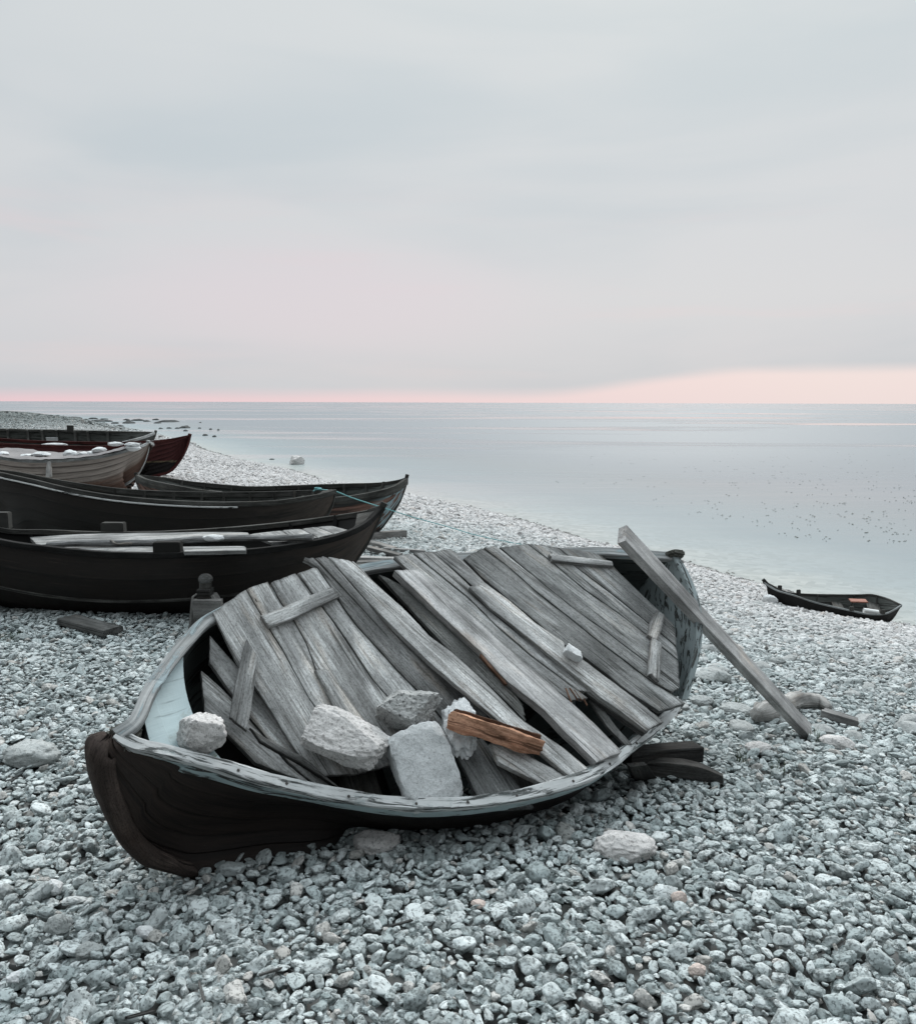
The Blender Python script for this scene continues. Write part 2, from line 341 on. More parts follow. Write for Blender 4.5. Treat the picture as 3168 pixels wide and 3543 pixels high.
# ------------------------------------------------------------------ terrain
SEA = -1.2
shore_px = [(1815, 1246), (1700, 1217), (1560, 1172), (1480, 1152), (1360, 1116), (1200, 1083), (1100, 1052), (1000, 1024), (900, 1001),
            (820, 985), (740, 972), (680, 964), (590, 937), (480, 915), (400, 894), (375, 882)]
shore = [(18, -30), (13, -8), (9.6, 4.2), (7.6, 8.0)]
shore += [tuple(atz(a * K18, b * K18, SEA)[:2]) for a, b in shore_px]
shore += [tuple(atz(a, b, SEA)[:2]) for a, b in [(396, 1488), (308, 1465), (233, 1445)]]
shore += [(-190, 260), (-400, 420)]
shore = np.array(shore)
def shore_dist(x, y):
    """signed distance to the water's edge, + on land"""
    x = np.asarray(x, float); y = np.asarray(y, float)
    best = np.full(x.shape, 1e9); sg = np.zeros(x.shape)
    for a, b in zip(shore[:-1], shore[1:]):
        ab = b - a; t = np.clip(((x - a[0]) * ab[0] + (y - a[1]) * ab[1]) / (ab @ ab), 0, 1)
        dx, dy = x - (a[0] + t * ab[0]), y - (a[1] + t * ab[1]); d = np.hypot(dx, dy)
        s = np.sign(ab[0] * dy - ab[1] * dx)
        k = d < best; best = np.where(k, d, best); sg = np.where(k, s, sg)
    return best * sg
def vnoise(x, y, f, seed=0):
    return (np.sin(x * f + 1.3 * np.sin(y * f * .7 + seed) + seed * 2.1) * np.cos(y * f * .9 + 1.1 * np.sin(x * f * .8 - seed) + seed)) 
def ground(x, y):
    x = np.asarray(x, float); y = np.asarray(y, float)
    d = shore_dist(x, y)
    z = np.interp(d, [-60, -8, 0, .9, 2, 4, 6, 8, 12, 20, 40], [-9, -2.4, SEA - .02, -.99, -.77, -.48, -.17, -.02, .03, .12, .3])
    z = z + .95 * np.exp(-((x + 30) / 8.5) ** 2 - ((y - 48) / 16) ** 2) + .25 * np.exp(-((x + 60) / 18) ** 2 - ((y - 85) / 30) ** 2)
    near = np.clip((d - .5) / 4, 0, 1)
    z = z + near * (.018 * vnoise(x, y, 2.1, 1) + .03 * vnoise(x, y, .8, 2))
    return z
def gz(x, y): return float(ground(np.array([x]), np.array([y]))[0])
def onground(px, py, lift=0):
    """first point of the shore along the line of sight"""
    r = ray(px, py); t = .8
    prev = t
    while t < 300:
        p = CAM + r * t
        if p[2] < max(gz(p[0], p[1]), SEA - 5) + lift: break
        prev = t; t *= 1.02
    for _ in range(24):
        mid = (prev + t) / 2; p = CAM + r * mid
        if p[2] < gz(p[0], p[1]) + lift: t = mid
        else: prev = mid
    return CAM + r * t

def build_beach():
    xs = np.unique(np.concatenate([np.linspace(-420, -120, 16), np.linspace(-120, -40, 40), np.linspace(-40, -12, 56), np.linspace(-12, 12, 160), np.linspace(12, 45, 34)]))
    ys = np.unique(np.concatenate([np.linspace(-30, -2, 14), np.linspace(-2, 16, 120), np.linspace(16, 60, 110), np.linspace(60, 180, 60), np.linspace(180, 420, 20)]))
    Xg, Yg = np.meshgrid(xs, ys); Z = ground(Xg, Yg) - .02
    v = np.stack([Xg.ravel(), Yg.ravel(), Z.ravel()], 1)
    nx = len(xs); f = [(j * nx + i, j * nx + i + 1, (j + 1) * nx + i + 1, (j + 1) * nx + i) for j in range(len(ys) - 1) for i in range(nx - 1)]
    t = NT('shingle_ground'); c = t.coord('geo')
    vo = t.n.new('ShaderNodeTexVoronoi'); vo.feature = 'DISTANCE_TO_EDGE'; vo.inputs['Scale'].default_value = 9; t.l(t.map(c, (1, 1, 0)), vo.inputs['Vector'])
    vc = t.n.new('ShaderNodeTexVoronoi'); vc.inputs['Scale'].default_value = 9; t.l(t.map(c, (1, 1, 0)), vc.inputs['Vector'])
    gap = t.ramp(vo.outputs['Distance'], [(.0, 0.), (.16, 1.)])
    col = t.mix(t.n.new('ShaderNodeSeparateColor').outputs[0], (.5, .5, .5), (.5, .5, .5))
    sc = t.n.new('ShaderNodeSeparateColor'); t.l(vc.outputs['Color'], sc.inputs[0])
    col = t.mix(sc.outputs[0], (.33, .33, .33), (.62, .615, .61))
    col = t.mix(gap, (.06, .062, .06), col)
    at = t.n.new('ShaderNodeSeparateXYZ'); t.l(c, at.inputs[0])
    ia = t.n.new('ShaderNodeAttribute'); ia.attribute_name = 'inland'; col = t.mix(ia.outputs['Fac'], col, t.mix(gap, (.08, .085, .08), t.mix(sc.outputs[0], (.13, .145, .138), (.26, .275, .265))))
    nearf = t.ramp(t.math('MULTIPLY', at.outputs[1], .05), [(.3, 1.), (.9, 0.)])
    col = t.mix(t.math('MULTIPLY', nearf, .8), col, (.05, .053, .05))
    mt = t.fin(col, .95, t.bump(gap, 1., .05), .1)
    o = mesh_obj('beach', v, f, mt, frame=np.eye(4), smooth=True); o['kind'] = 'structure'
    d = shore_dist(v[:, 0], v[:, 1]); a = o.data.attributes.new('inland', 'FLOAT', 'POINT')
    a.data.foreach_set('value', np.clip((-v[:, 0] - 16) / 9, 0, 1) * np.clip((v[:, 1] - 28) / 8, 0, 1))
build_beach()

def build_sea():
    # the sea sheet, fine near the shore, reaching to the horizon; stored distance from the water's edge drives how much of the pale bottom shows
    xs = np.unique(np.concatenate([-np.geomspace(40, 45000, 26), np.linspace(-40, 40, 120), np.geomspace(40, 45000, 26)]))
    ys = np.unique(np.concatenate([np.linspace(-60, 0, 10), np.linspace(0, 60, 120), np.geomspace(60, 45000, 40)]))
    Xg, Yg = np.meshgrid(xs, ys)
    v = np.stack([Xg.ravel(), Yg.ravel(), np.full(Xg.size, SEA)], 1)
    nx = len(xs); f = [(j * nx + i, j * nx + i + 1, (j + 1) * nx + i + 1, (j + 1) * nx + i) for j in range(len(ys) - 1) for i in range(nx - 1)]
    t = NT('sea_water')
    at = t.n.new('ShaderNodeAttribute'); at.attribute_name = 'depth'
    c = t.coord('geo')
    wob = t.noise(t.map(c, (.25, .5, 0)), 1., 5, .6)
    dd = t.math('ADD', at.outputs['Fac'], t.math('MULTIPLY_ADD', wob, .24, -.12))
    col = t.ramp(dd, [(0., (.40, .42, .40)), (.10, (.29, .335, .34)), (.28, (.205, .255, .27)), (.7, (.185, .212, .225)), (1., (.175, .20, .22))])
    vo = t.n.new('ShaderNodeTexVoronoi'); vo.inputs['Scale'].default_value = 7; t.l(t.map(c, (1, 1, 0)), vo.inputs['Vector'])
    sh_ = t.ramp(dd, [(0., .8), (.12, .35), (.3, 0.)]); sv = t.n.new('ShaderNodeSeparateColor'); t.l(vo.outputs['Color'], sv.inputs[0])
    col = t.mix(t.math('MULTIPLY', sh_, t.math('MULTIPLY', sv.outputs[0], .6)), col, (.14, .17, .165))
    r1 = t.noise(t.map(c, (2.2, 6.0, 0)), 1., 4, .55, .3); r2 = t.noise(t.map(c, (.35, 1.1, 0)), 1., 4, .5, .2); r3 = t.noise(t.map(c, (.012, .05, 0)), 1., 5, .55, .6)
    sx = t.n.new('ShaderNodeSeparateXYZ'); t.l(c, sx.inputs[0])
    far = t.ramp(t.math('MULTIPLY', sx.outputs[1], .01), [(.08, 0.), (.5, 1.)])
    calm = t.ramp(r3, [(.52, 0.), (.60, 1.)])
    rough = t.math('ADD', .13, t.math('MULTIPLY', far, t.math('MULTIPLY_ADD', calm, -.34, .24)))
    b1 = t.bump(r1, .14, .02); b2 = t.bump(r2, .35, .03, b1)
    mt = t.fin(col, rough, b2, .5); t.b.inputs['IOR'].default_value = 1.33
    o = mesh_obj('sea', v, f, mt, frame=np.eye(4), smooth=True); o['kind'] = 'structure'
    a = o.data.attributes.new('depth', 'FLOAT', 'POINT')
    a.data.foreach_set('value', np.clip(-shore_dist(v[:, 0], v[:, 1]) / 14., 0, 1))
build_sea()

# ------------------------------------------------------------------ boats
def catmull(ts, P, t):
    """smooth curve through P at parameters ts (finite-difference tangents)"""
    ts = np.asarray(ts, float); P = np.asarray(P, float); t = np.asarray(t, float)
    Tn = np.empty_like(P)
    Tn[1:-1] = (P[2:] - P[:-2]) / (ts[2:] - ts[:-2])[:, None]
    Tn[0] = (P[1] - P[0]) / (ts[1] - ts[0]); Tn[-1] = (P[-1] - P[-2]) / (ts[-1] - ts[-2])
    k = np.clip(np.searchsorted(ts, t, side='right') - 1, 0, len(ts) - 2)
    h = ts[k + 1] - ts[k]; x = ((t - ts[k]) / h)[:, None]; h = h[:, None]
    return ((2 * x**3 - 3 * x**2 + 1) * P[k] + (x**3 - 2 * x**2 + x) * h * Tn[k] + (-2 * x**3 + 3 * x**2) * P[k + 1] + (x**3 - x**2) * h * Tn[k + 1])
def arclen(P): return np.concatenate([[0], np.cumsum(np.linalg.norm(np.diff(P, axis=0), axis=1))])
def curve(P, n):
    P = np.asarray(P, float); s = arclen(P); d = catmull(s, P, np.linspace(0, s[-1], 240)); s2 = arclen(d)
    q = np.linspace(0, s2[-1], n) if isinstance(n, int) else np.asarray(n) * s2[-1]
    return np.stack([np.interp(q, s2, d[:, i]) for i in range(3)], 1)
def grid_faces(nr, nc, closed=False, off=0):
    return [(off + i * nc + j, off + i * nc + (j + 1) % nc, off + (i + 1) * nc + (j + 1) % nc, off + (i + 1) * nc + j)
            for i in range(nr - 1) for j in range(nc if closed else nc - 1)]
def sweep(name, path, side, up, prof, mat, parent, caps=True, jit=0.0, smooth=False):
    """profile (a along side, b along up) carried along a path; uv in metres"""
    path = np.asarray(path, float); n = len(path)
    side = np.broadcast_to(side, path.shape); up = np.broadcast_to(up, path.shape)
    s = arclen(path); k = len(prof); per = np.concatenate([[0], np.cumsum([math.dist(prof[i], prof[(i + 1) % k]) for i in range(k)])])
    V = []; UV = []; Fc = []
    sc = np.ones(n)
    for i in range(n):
        for j in range(k + 1):
            a, b = prof[j % k]
            p = path[i] + side[i] * a + up[i] * b
            if jit: p = p + up[i] * jit * fbm((s[i] * 9, j % k * 3.3, 1.7)) + side[i] * jit * fbm((s[i] * 7, j % k * 2.3, 7.7))
            V.append(p); UV.append((s[i], per[j]))
    Fc = grid_faces(n, k + 1)
    if caps:
        for i0, rev in ((0, False), (n - 1, True)):
            o = len(V)
            for j in range(k): V.append(V[i0 * (k + 1) + j]); UV.append((s[i0] + prof[j][0] * .2, prof[j][1] + .1))
            f = tuple(range(o, o + k)); Fc.append(f[::-1] if rev else f)
    o = mesh_obj(name, V, Fc, mat, parent, uv=UV, smooth=smooth)
    bm = bmesh.new(); bm.from_mesh(o.data); bmesh.ops.recalc_face_normals(bm, faces=bm.faces); bm.to_mesh(o.data); bm.free()
    return o
def rect(a0, a1, b0, b1, c=.004):
    return [(a0 + c, b0), (a1 - c, b0), (a1, b0 + c), (a1, b1 - c), (a1 - c, b1), (a0 + c, b1), (a0, b1 - c), (a0, b0 + c)]

class Boat:
    def __init__(s, near, far, stem0, stem1, D, ns=72, nu=10, fac0=(.02, .30), fac1=(.02, .30), keel_s=(.2, .5, .8), down=None, foot=.1, bil=(.55, .98, .38), extra=()):
        s.bil = bil
        t = .5 - .5 * np.cos(np.pi * np.linspace(0, 1, ns)); t = .55 * t + .45 * np.linspace(0, 1, ns)
        s.t = t; s.N = curve(near, t); s.G = curve(far, t); mid = (s.N + s.G) / 2
        tan = np.gradient(mid, axis=0); tan /= np.linalg.norm(tan, axis=1)[:, None]
        w = s.G - s.N; ii = np.linalg.norm(w, axis=1) > .25 * np.linalg.norm(w, axis=1).max()
        wd = np.cross(tan, w); wd = np.where((wd[:, 2] > 0)[:, None], -wd, wd)
        dm = unit(wd[ii].mean(0)) if down is None else unit(down)
        d = np.where(ii[:, None], wd, dm); d = d / np.linalg.norm(d, axis=1)[:, None]; d = d * .5 + dm * .5; d /= np.linalg.norm(d, axis=1)[:, None]
        s.d = d; s.dm = dm; s.tan = tan
        kt, kp = [], []
        for i, p in enumerate(stem0): kt.append(foot * (i / (len(stem0) - 1)) ** 1.2); kp.append(p)
        for q_, p_ in extra: kt.append(q_); kp.append(p_)
        for q in keel_s:
            i = int(np.argmin(abs(t - q))); kt.append(q); kp.append(mid[i] + d[i] * (np.interp(q, np.linspace(0, 1, len(D)), D)))
        if stem1 is not None:
            for i, p in reversed(list(enumerate(stem1))): kt.append(1 - foot * (i / (len(stem1) - 1)) ** 1.2); kp.append(p)
        else:
            kt.append(1.); kp.append(mid[-1] + d[-1] * D[-1])
        s.kt, s.kp = np.array(kt), np.array(kp)
        s.K = catmull(kt, kp, t)
        sm = lambda x, a, b: np.clip((x - a) / (b - a), 0, 1) ** 2 * (3 - 2 * np.clip((x - a) / (b - a), 0, 1))
        s.fac = sm(t, *fac0) * (sm(1 - t, *fac1) if stem1 is not None else 1)
        s.nu = nu
        s.base = np.stack([s.section(i, nu) for i in range(ns)])       # ns x (2nu+1) x 3, near gunwale -> keel -> far gunwale
        ds = np.gradient(s.base, axis=0); du = np.gradient(s.base, axis=1)
        n = np.cross(ds, du); n /= np.linalg.norm(n, axis=2)[..., None] + 1e-9
        inner = (s.N + s.G)[:, None] / 2 - s.base
        s.nrm = n * (-1 if ((n * inner).sum(2))[8:-8].sum() > 0 else 1)
        s.nrm[:1] = s.nrm[1:2]; s.nrm[-1:] = s.nrm[-2:-1]
    def half(s, A, K, d, f, us):
        dd = (K - A) @ d; lat = (K - A) - d * dd
        B1 = (A + (K - A) / 3) * (1 - f) + (A + d * dd * s.bil[0] - lat * .05) * f
        B2 = (A + (K - A) * 2 / 3) * (1 - f) + (A + d * dd * s.bil[1] + lat * s.bil[2]) * f
        us = np.asarray(us)[:, None]
        return (1 - us)**3 * A + 3 * us * (1 - us)**2 * B1 + 3 * us * us * (1 - us) * B2 + us**3 * K
    def section(s, i, nu):
        us = np.linspace(0, 1, nu + 1)
        a = s.half(s.N[i], s.K[i], s.d[i], s.fac[i], us); b = s.half(s.G[i], s.K[i], s.d[i], s.fac[i], us)
        return np.concatenate([a, b[-2::-1]])
    def hull(s, parent, mat, inner_mat, strakes=5, lap=.010, th=.014, name='hull', bow_open=False):
        ns = len(s.t); nc = s.base.shape[1]
        col = np.arange(nc) / (nc - 1) * 2                              # 0..1 near, 1..2 far
        rows, offs = [], []
        for k in range(strakes):
            for q, o in ((0, 0), (.5, .5), (1, 1)): rows.append((k + q) / strakes); offs.append(o * lap)
        near_r, near_o = rows, offs
        allr = near_r + [2 - r for r in near_r[::-1]]; allo = near_o + near_o[::-1]
        V = []; UV = []
        al = arclen(s.K * .5 + (s.N + s.G) * .25)
        girth = np.linalg.norm(np.diff(s.base[ns // 2], axis=0), axis=1).sum()
        if callable(mat): mat = mat(girth / 2 / strakes)
        for i in range(ns):
            for r, o in zip(allr, allo):
                p = [np.interp(r, col, s.base[i, :, c]) for c in range(3)]; n = [np.interp(r, col, s.nrm[i, :, c]) for c in range(3)]
                V.append(np.array(p) + np.array(n) * o); UV.append((al[i], r / 2 * girth))
        o = mesh_obj(name, V, grid_faces(ns, len(allr)), mat, parent, uv=UV, smooth=True)
        o.data.set_sharp_from_angle(angle=math.radians(35))
        V = []; UV = []
        for i in range(ns):
            for j in range(nc):
                c_ = (s.N[i] + s.G[i]) / 2 + s.d[i] * .02; w_ = c_ - s.base[i, j]; V.append(s.base[i, j] + w_ * min(.3, th / (np.linalg.norm(w_) + 1e-6))); UV.append((al[i], col[j] / 2 * girth))
        keep = [f for f in grid_faces(ns, nc) if not (bow_open and s.t[f[0] // nc] < .45 and abs(col[f[0] % nc] - 1) < .42)]
        mesh_obj('inner_planking', V, keep, inner_mat, parent, uv=UV, smooth=True)
        return o
    def rail(s, which, parent, mat, w=(.03, .012), h=(.03, .008), i0=0, i1=None, name='gunwale', jit=.001, drop=0):
        P = s.N if which == 'near' else s.G; Q = s.G if which == 'near' else s.N
        side = P - Q; ln = np.linalg.norm(side, axis=1)
        tg = np.gradient(P, axis=0); tg /= np.linalg.norm(tg, axis=1)[:, None]
        up = -s.d; sd = np.cross(tg, up); sd /= np.linalg.norm(sd, axis=1)[:, None]
        k = len(P) // 2; sg = np.sign((sd[k] * side[k]).sum()); sd = sd * sg
        i1 = len(P) if i1 is None else i1
        pts = P[i0:i1] - up[i0:i1] * drop
        return sweep(name, pts, sd[i0:i1], up[i0:i1], rect(-w[0], w[1], -h[0], h[1]), mat, parent, jit=jit)
    def frames(s, parent, mat, idx, w=.018, h=.02, name='rib', r0=0.04):
        nc = s.base.shape[1]
        for i in idx:
            j0 = 0
            path = s.base[i] - s.nrm[i] * .013
            sweep(name, curve(path, 26), s.tan[i], -s.nrm[i].mean(0) * 0 + np.array([np.interp(np.linspace(0, 1, 26), np.linspace(0, 1, nc), -s.nrm[i][:, c]) for c in range(3)]).T,
                  rect(-w, w, 0, h), mat, parent)
    def stem(s, pts, parent, mat, tan, w=.02, out=.02, back=.03, top=.03, name='stem_post'):
        P = curve(pts, 26)
        tg = np.gradient(P, axis=0); tg /= np.linalg.norm(tg, axis=1)[:, None]
        lat = unit(np.cross(s.dm, tan)); o = np.cross(tg, lat); o /= np.linalg.norm(o, axis=1)[:, None]
        if (o[5] @ tan) < 0: o = -o
        P = np.concatenate([[P[0] - tg[0] * top], P]); o = np.concatenate([o[:1], o])
        return sweep(name, P, lat, o, rect(-w, w, -back, out, .006), mat, parent, jit=.0015)

def U(l): return [u(*q) if len(q) == 3 else np.array(q[:3]) for q in l]
def W(x, y, z): return (x, y, z, 0)                                    # a point given in world metres

def make_stations(b, qs): return [int(np.argmin(abs(b.t - q))) for q in qs]

def boat_A():
    near = U([(762, 1006, 6.45), (723, 1042, 6.25), (664, 1067, 6.1), (595, 1081, 6.0), (503, 1092.6, 5.93), (366, 1099.5, 5.85), (229, 1099.5, 5.85), (114, 1090, 5.88), (0, 1074, 5.95),
              W(-4.15, 6.12, .76), W(-4.9, 6.55, .93)])
    far = U([(762, 1006, 6.45), (732, 1015, 6.62), (664, 1026, 6.85), (572, 1038, 6.95), (458, 1049, 7.0), (320, 1057, 7.05), (197, 1058, 7.05), (91, 1054, 7.05), (0, 1049, 7.0),
             W(-4.3, 6.88, .77), W(-4.9, 6.55, .93)])
    st0 = U([(762, 1006, 6.45), (745, 1045, 6.48), (725, 1085, 6.5), (707, 1111, 6.5), (688, 1140, 6.5), (660, 1166, 6.5)])
    st1 = [np.array(p) for p in [(-4.9, 6.55, .93), (-4.86, 6.55, .6), (-4.72, 6.55, .3), (-4.45, 6.55, .12)]]
    b = Boat(near, far, st0, st1, [.5, .58, .62, .62, .55], ns=90)
    r = thing('rowing_boat', 'long black tarred rowing boat with grey boards laid inside, nearest of the row at left', 'boat', (-2.4, 6.4, 0), 'old boats drawn up side by side')
    b.hull(r, M['tar_A'], M['tar2'], 5, .012)
    b.rail('near', r, M['rail_black'], (.035, .016), (.035, .008)); b.rail('far', r, M['rail_dark'], (.035, .012), (.035, .008))
    b.stem(st0, r, M['rail_dark'], -b.tan[3], w=.022, out=.02, top=.03)
    b.frames(r, M['rail_black'], make_stations(b, (.12, .22, .34, .46, .58, .7)))
    # worn bilge strip along the near side
    strip = np.array([b.half(b.N[i], b.K[i], b.d[i], b.fac[i], [.40])[0] + b.nrm[i, 4] * .012 for i in range(22, 70)])
    sweep('bilge_strake', strip, b.nrm[22:70, 4], -b.d[22:70], rect(-.008, .008, -.011, .011, .002), M['rail_dark'], r)
    # curved breasthook at the bow
    i = make_stations(b, (.085,))[0]
    pts = list(b.N[:i + 1] * .985 + b.G[:i + 1] * .015); far_ = list(b.G[:i + 1])
    V, Fq = [], []
    for k in range(i + 1):
        back = .5 * math.sin(math.pi * .5)
        for q in np.linspace(0, 1, 7):
            p = b.N[k] * (1 - q) + b.G[k] * q
            if k == i: p = p + b.tan[i] * (-.11 * 4 * q * (1 - q))
            V.append(p + np.array([0, 0, .004]))
    mesh_obj('breasthook', V, grid_faces(i + 1, 7), M['rail_dark'], r, uv=[(v[0], v[1]) for v in V])
    # oar blocks on the rails
    def block(ux, uy, y, wu, hu, dep):
        c = u(ux, uy, y); sc = y / F * K18; w_, h_ = wu * sc, hu * sc
        box('oarlock_block', c + np.array([0, dep / 2, h_ / 2 - .01]), (w_, dep, h_), M['rail_dark'], r, rot=rng.uniform(-.06, .06))
    block(222, 1057, 7.03, 45, 20, .09); block(330, 1099, 5.84, 54, 24, .09); block(4, 1050, 7.0, 24, 34, .08)
    return r, b
def box(name, c, size, mat, parent=None, rot=0., tilt=(0, 0), bev=.006, rough=.002):
    bm = bmesh.new(); bmesh.ops.create_cube(bm, size=1)
    bmesh.ops.scale(bm, vec=size, verts=bm.verts)
    bmesh.ops.bevel(bm, geom=bm.edges, offset=min(bev, min(size) * .3), segments=2, affect='EDGES')
    bmesh.ops.subdivide_edges(bm, edges=[e for e in bm.edges if e.calc_length() > .06], cuts=4, use_grid_fill=True)
    for v in bm.verts: v.co += Vector((fbm(v.co * 14 + Vector((c[0], 3, 1))), fbm(v.co * 14 + Vector((5, c[1], 1))), fbm(v.co * 14 + Vector((1, 2, c[2]))))) * rough
    V = [np.array(v.co) for v in bm.verts]; Fc = [[v.index for v in f.verts] for f in bm.faces]; bm.free()
    Rm = np.array((Matrix.Rotation(rot, 3, 'Z') @ Matrix.Rotation(tilt[0], 3, 'Y') @ Matrix.Rotation(tilt[1], 3, 'X')))
    f = np.eye(4); f[:3, :3] = Rm; f[:3, 3] = c
    if size[1] == max(size): pass
    V = [Rm @ v + np.array(c) for v in V]
    return mesh_obj(name, V, Fc, mat, parent, frame=f)
A_ROOT, A = boat_A()

def boat_B():
    near = U([(666, 974, 8.5), (645, 981, 8.36), (613, 987, 8.22), (549, 996, 8.1), (458, 999, 8.0), (366, 997, 7.95), (275, 991, 7.95), (206, 983, 8.0), (137, 971, 8.05), (69, 955, 8.15), (0, 940, 8.32), (-40, 932, 8.55)])
    far = U([(666, 974, 8.5), (650, 974, 8.7), (572, 977, 9.02), (458, 979, 9.15), (366, 978, 9.2), (275, 974.6, 9.15), (206, 968, 9.05), (114, 954, 8.9), (30, 938, 8.72), (-40, 932, 8.55)])
    st0 = U([(666, 974, 8.5), (664, 987, 8.5), (659, 1006, 8.5), (648, 1028.6, 8.5), (628, 1052, 8.5), (600, 1076, 8.5)])
    e = u(-40, 932, 8.55); st1 = [e + np.array(q) for q in [(0, 0, 0), (.04, 0, -.3), (.15, 0, -.6), (.4, 0, -.85)]]
    b = Boat(near, far, st0, st1, [.45, .52, .55, .55, .5], ns=84)
    r = thing('rowing_boat', 'dark rowing boat with a pale flaking line under its rail and turquoise rope', 'boat', (-2.8, 8.5, 0), 'old boats drawn up side by side')
    b.hull(r, M['tar_B'], M['grey_green'], 5, .012)
    b.rail('near', r, M['rail_dark'], (.03, .014), (.04, .008)); b.rail('far', r, M['rail_dark'], (.03, .012), (.055, .008))
    b.rail('near', r, M['white_line'], (-.012, .022), (.052, -.036), i0=26, i1=82, name='rubbing_strip', drop=.0)
    b.stem(st0, r, M['rail_dark'], -b.tan[3], w=.022, out=.012, top=.0)
    b.frames(r, M['rail_dark'], make_stations(b, (.1, .17, .24, .31, .38, .45, .52, .6, .68)))
    i = make_stations(b, (.075,))[0]
    V = []
    for k in range(i + 1):
        for q in np.linspace(0, 1, 7):
            p = b.N[k] * (1 - q) + b.G[k] * q
            if k == i: p = p + b.tan[i] * (-.07 * 4 * q * (1 - q))
            V.append(p + np.array([0, 0, .009]))
    mesh_obj('breasthook', V, grid_faces(i + 1, 7), M['rail_dark'], r, uv=[(v[0], v[1]) for v in V])
    return r, b
M['white_line'] = mat_paint('flaking_white_line', (.62, .62, .61), (.06, .06, .06), .42, (6, 30, 1), .8, .2)
B_ROOT, B = boat_B()

def boat_C():
    near = U([(809, 950, 10.6), (803, 955, 10.48), (778, 969, 10.28), (732, 980.5, 10.12), (664, 989.7, 10.0), (560, 988, 9.95), (412, 976, 10.0), (343, 964.5, 10.12), (293, 954, 10.35), (270, 944, 10.6)])
    far = U([(809, 950, 10.6), (798, 953.5, 10.75), (755, 960, 11.0), (686, 962, 11.2), (595, 965, 11.35), (503, 967.7, 11.35), (458, 965, 11.3), (380, 957.6, 11.12), (320, 949, 10.88), (270, 944, 10.6)])
    st0 = U([(809, 950, 10.6), (803, 973.7, 10.6), (792, 1001, 10.58), (773.6, 1028.6, 10.55), (750.7, 1056, 10.5), (715, 1073, 10.45)])
    st1 = U([(270, 944, 10.6), (275, 966, 10.6), (287, 990, 10.6), (315, 1015, 10.55)])
    b = Boat(near, far, st0, st1, [.45, .5, .52, .52, .5], ns=84)
    r = thing('rowing_boat', 'grey-brown double-ended boat with rusty lower planks and pale blue paint dabs on its bow', 'boat', (-2.2, 10.6, -.2), 'old boats drawn up side by side')
    b.hull(r, M['rust'], M['grey_green'], 6, .009)
    b.rail('near', r, M['rail_dark'], (.03, .014), (.085, .008)); b.rail('far', r, M['rail_dark'], (.03, .012), (.05, .008))
    b.stem(st0, r, M['rail_dark'], -b.tan[3], w=.024, out=.015, top=.045)
    b.stem(st1, r, M['rail_dark'], b.tan[-4], w=.022, out=.012, top=.03)
    b.frames(r, M['rail_dark'], make_stations(b, (.12, .2, .28, .36, .44, .52, .6, .68, .76, .84)))
    for q in (.35, .72):
        i = make_stations(b, (q,))[0]; a, c = b.N[i] + b.d[i] * .1, b.G[i] + b.d[i] * .1
        sweep('thwart', np.linspace(a + (c - a) * .03, c - (c - a) * .03, 8), b.tan[i], -b.d[i], rect(-.08, .08, 0, .02), M['rail_dark'], r)
    return r, b
C_ROOT, C_ = boat_C()

def offset_far(near, wid, dz=.02):
    n = len(near); return [p + np.array([0, wid * math.sin(math.pi * (i / (n - 1)) ** .9) ** .6, dz * math.sin(math.pi * i / (n - 1))]) if 0 < i < n - 1 else p for i, p in enumerate(near)]
def boat_D():
    near = U([(295, 880, 14.2), (275, 887, 13.95), (229, 900, 13.7), (183, 908.7, 13.58), (114, 914, 13.5), (46, 914, 13.5), (0, 908, 13.6), (-60, 898, 13.9), (-110, 885, 14.3)])
    far = offset_far(near, 1.05)
    st0 = U([(295, 880, 14.2), (293, 896, 14.2), (284, 923, 14.18), (268, 948.5, 14.15), (247, 964.5, 14.1), (218, 980, 14.1)])
    e = near[-1]; st1 = [e + np.array(q) for q in [(0, 0, 0), (.05, 0, -.3), (.2, 0, -.6), (.5, 0, -.9)]]
    b = Boat(near, far, st0, st1, [.6, .68, .72, .72, .65], ns=76)
    r = thing('clinker_boat', 'pale grey clinker boat with rust brown bilge under a stone-weighted sheet', 'boat', (-7.2, 14.1, 0), 'old boats drawn up side by side')
    b.hull(r, M['clinker'], M['grey_green'], 10, .030)
    b.rail('near', r, M['rail'], (.03, .016), (.04, .008)); b.rail('far', r, M['rail'], (.03, .012), (.04, .008))
    b.stem(st0, r, M['rail'], -b.tan[3], w=.025, out=.025, top=.04)
    return r, b
def clinker_mat(period):
    t = NT('clinker_paint'); c = t.coord('uv')
    sp = t.n.new('ShaderNodeSeparateXYZ'); t.l(c, sp.inputs[0])
    n = t.noise(t.map(c, (1.2, 5, 1)), 1., 8, .66, .4)
    vv = t.math('ADD', sp.outputs[1], t.math('MULTIPLY_ADD', n, .9, -.45))
    col = t.ramp(vv, [(.30, (.33, .285, .255)), (.42, (.26, .205, .175)), (.52, (.15, .092, .072)), (.9, (.11, .065, .052))])
    g = t.noise(t.map(c, (3, 90, 1)), 1., 6, .6, .2)
    col = t.mix(t.ramp(g, [(.5, 0.), (.7, .7)]), col, (.05, .04, .036))
    col = t.mix(t.math('MULTIPLY', t.ramp(t.noise(t.map(c, (5, 18, 1)), 1., 8, .7), [(.58, 0.), (.66, 1.)]), .6), col, (.22, .2, .19))
    col = t.mix(t.math('MULTIPLY', lap_shade(t, c, period, .26), .85), col, (.035, .026, .022))
    return t.fin(col, .85, t.bump(g, .5, .004), .15)
M['clinker'] = clinker_mat
D_ROOT, D_ = boat_D()

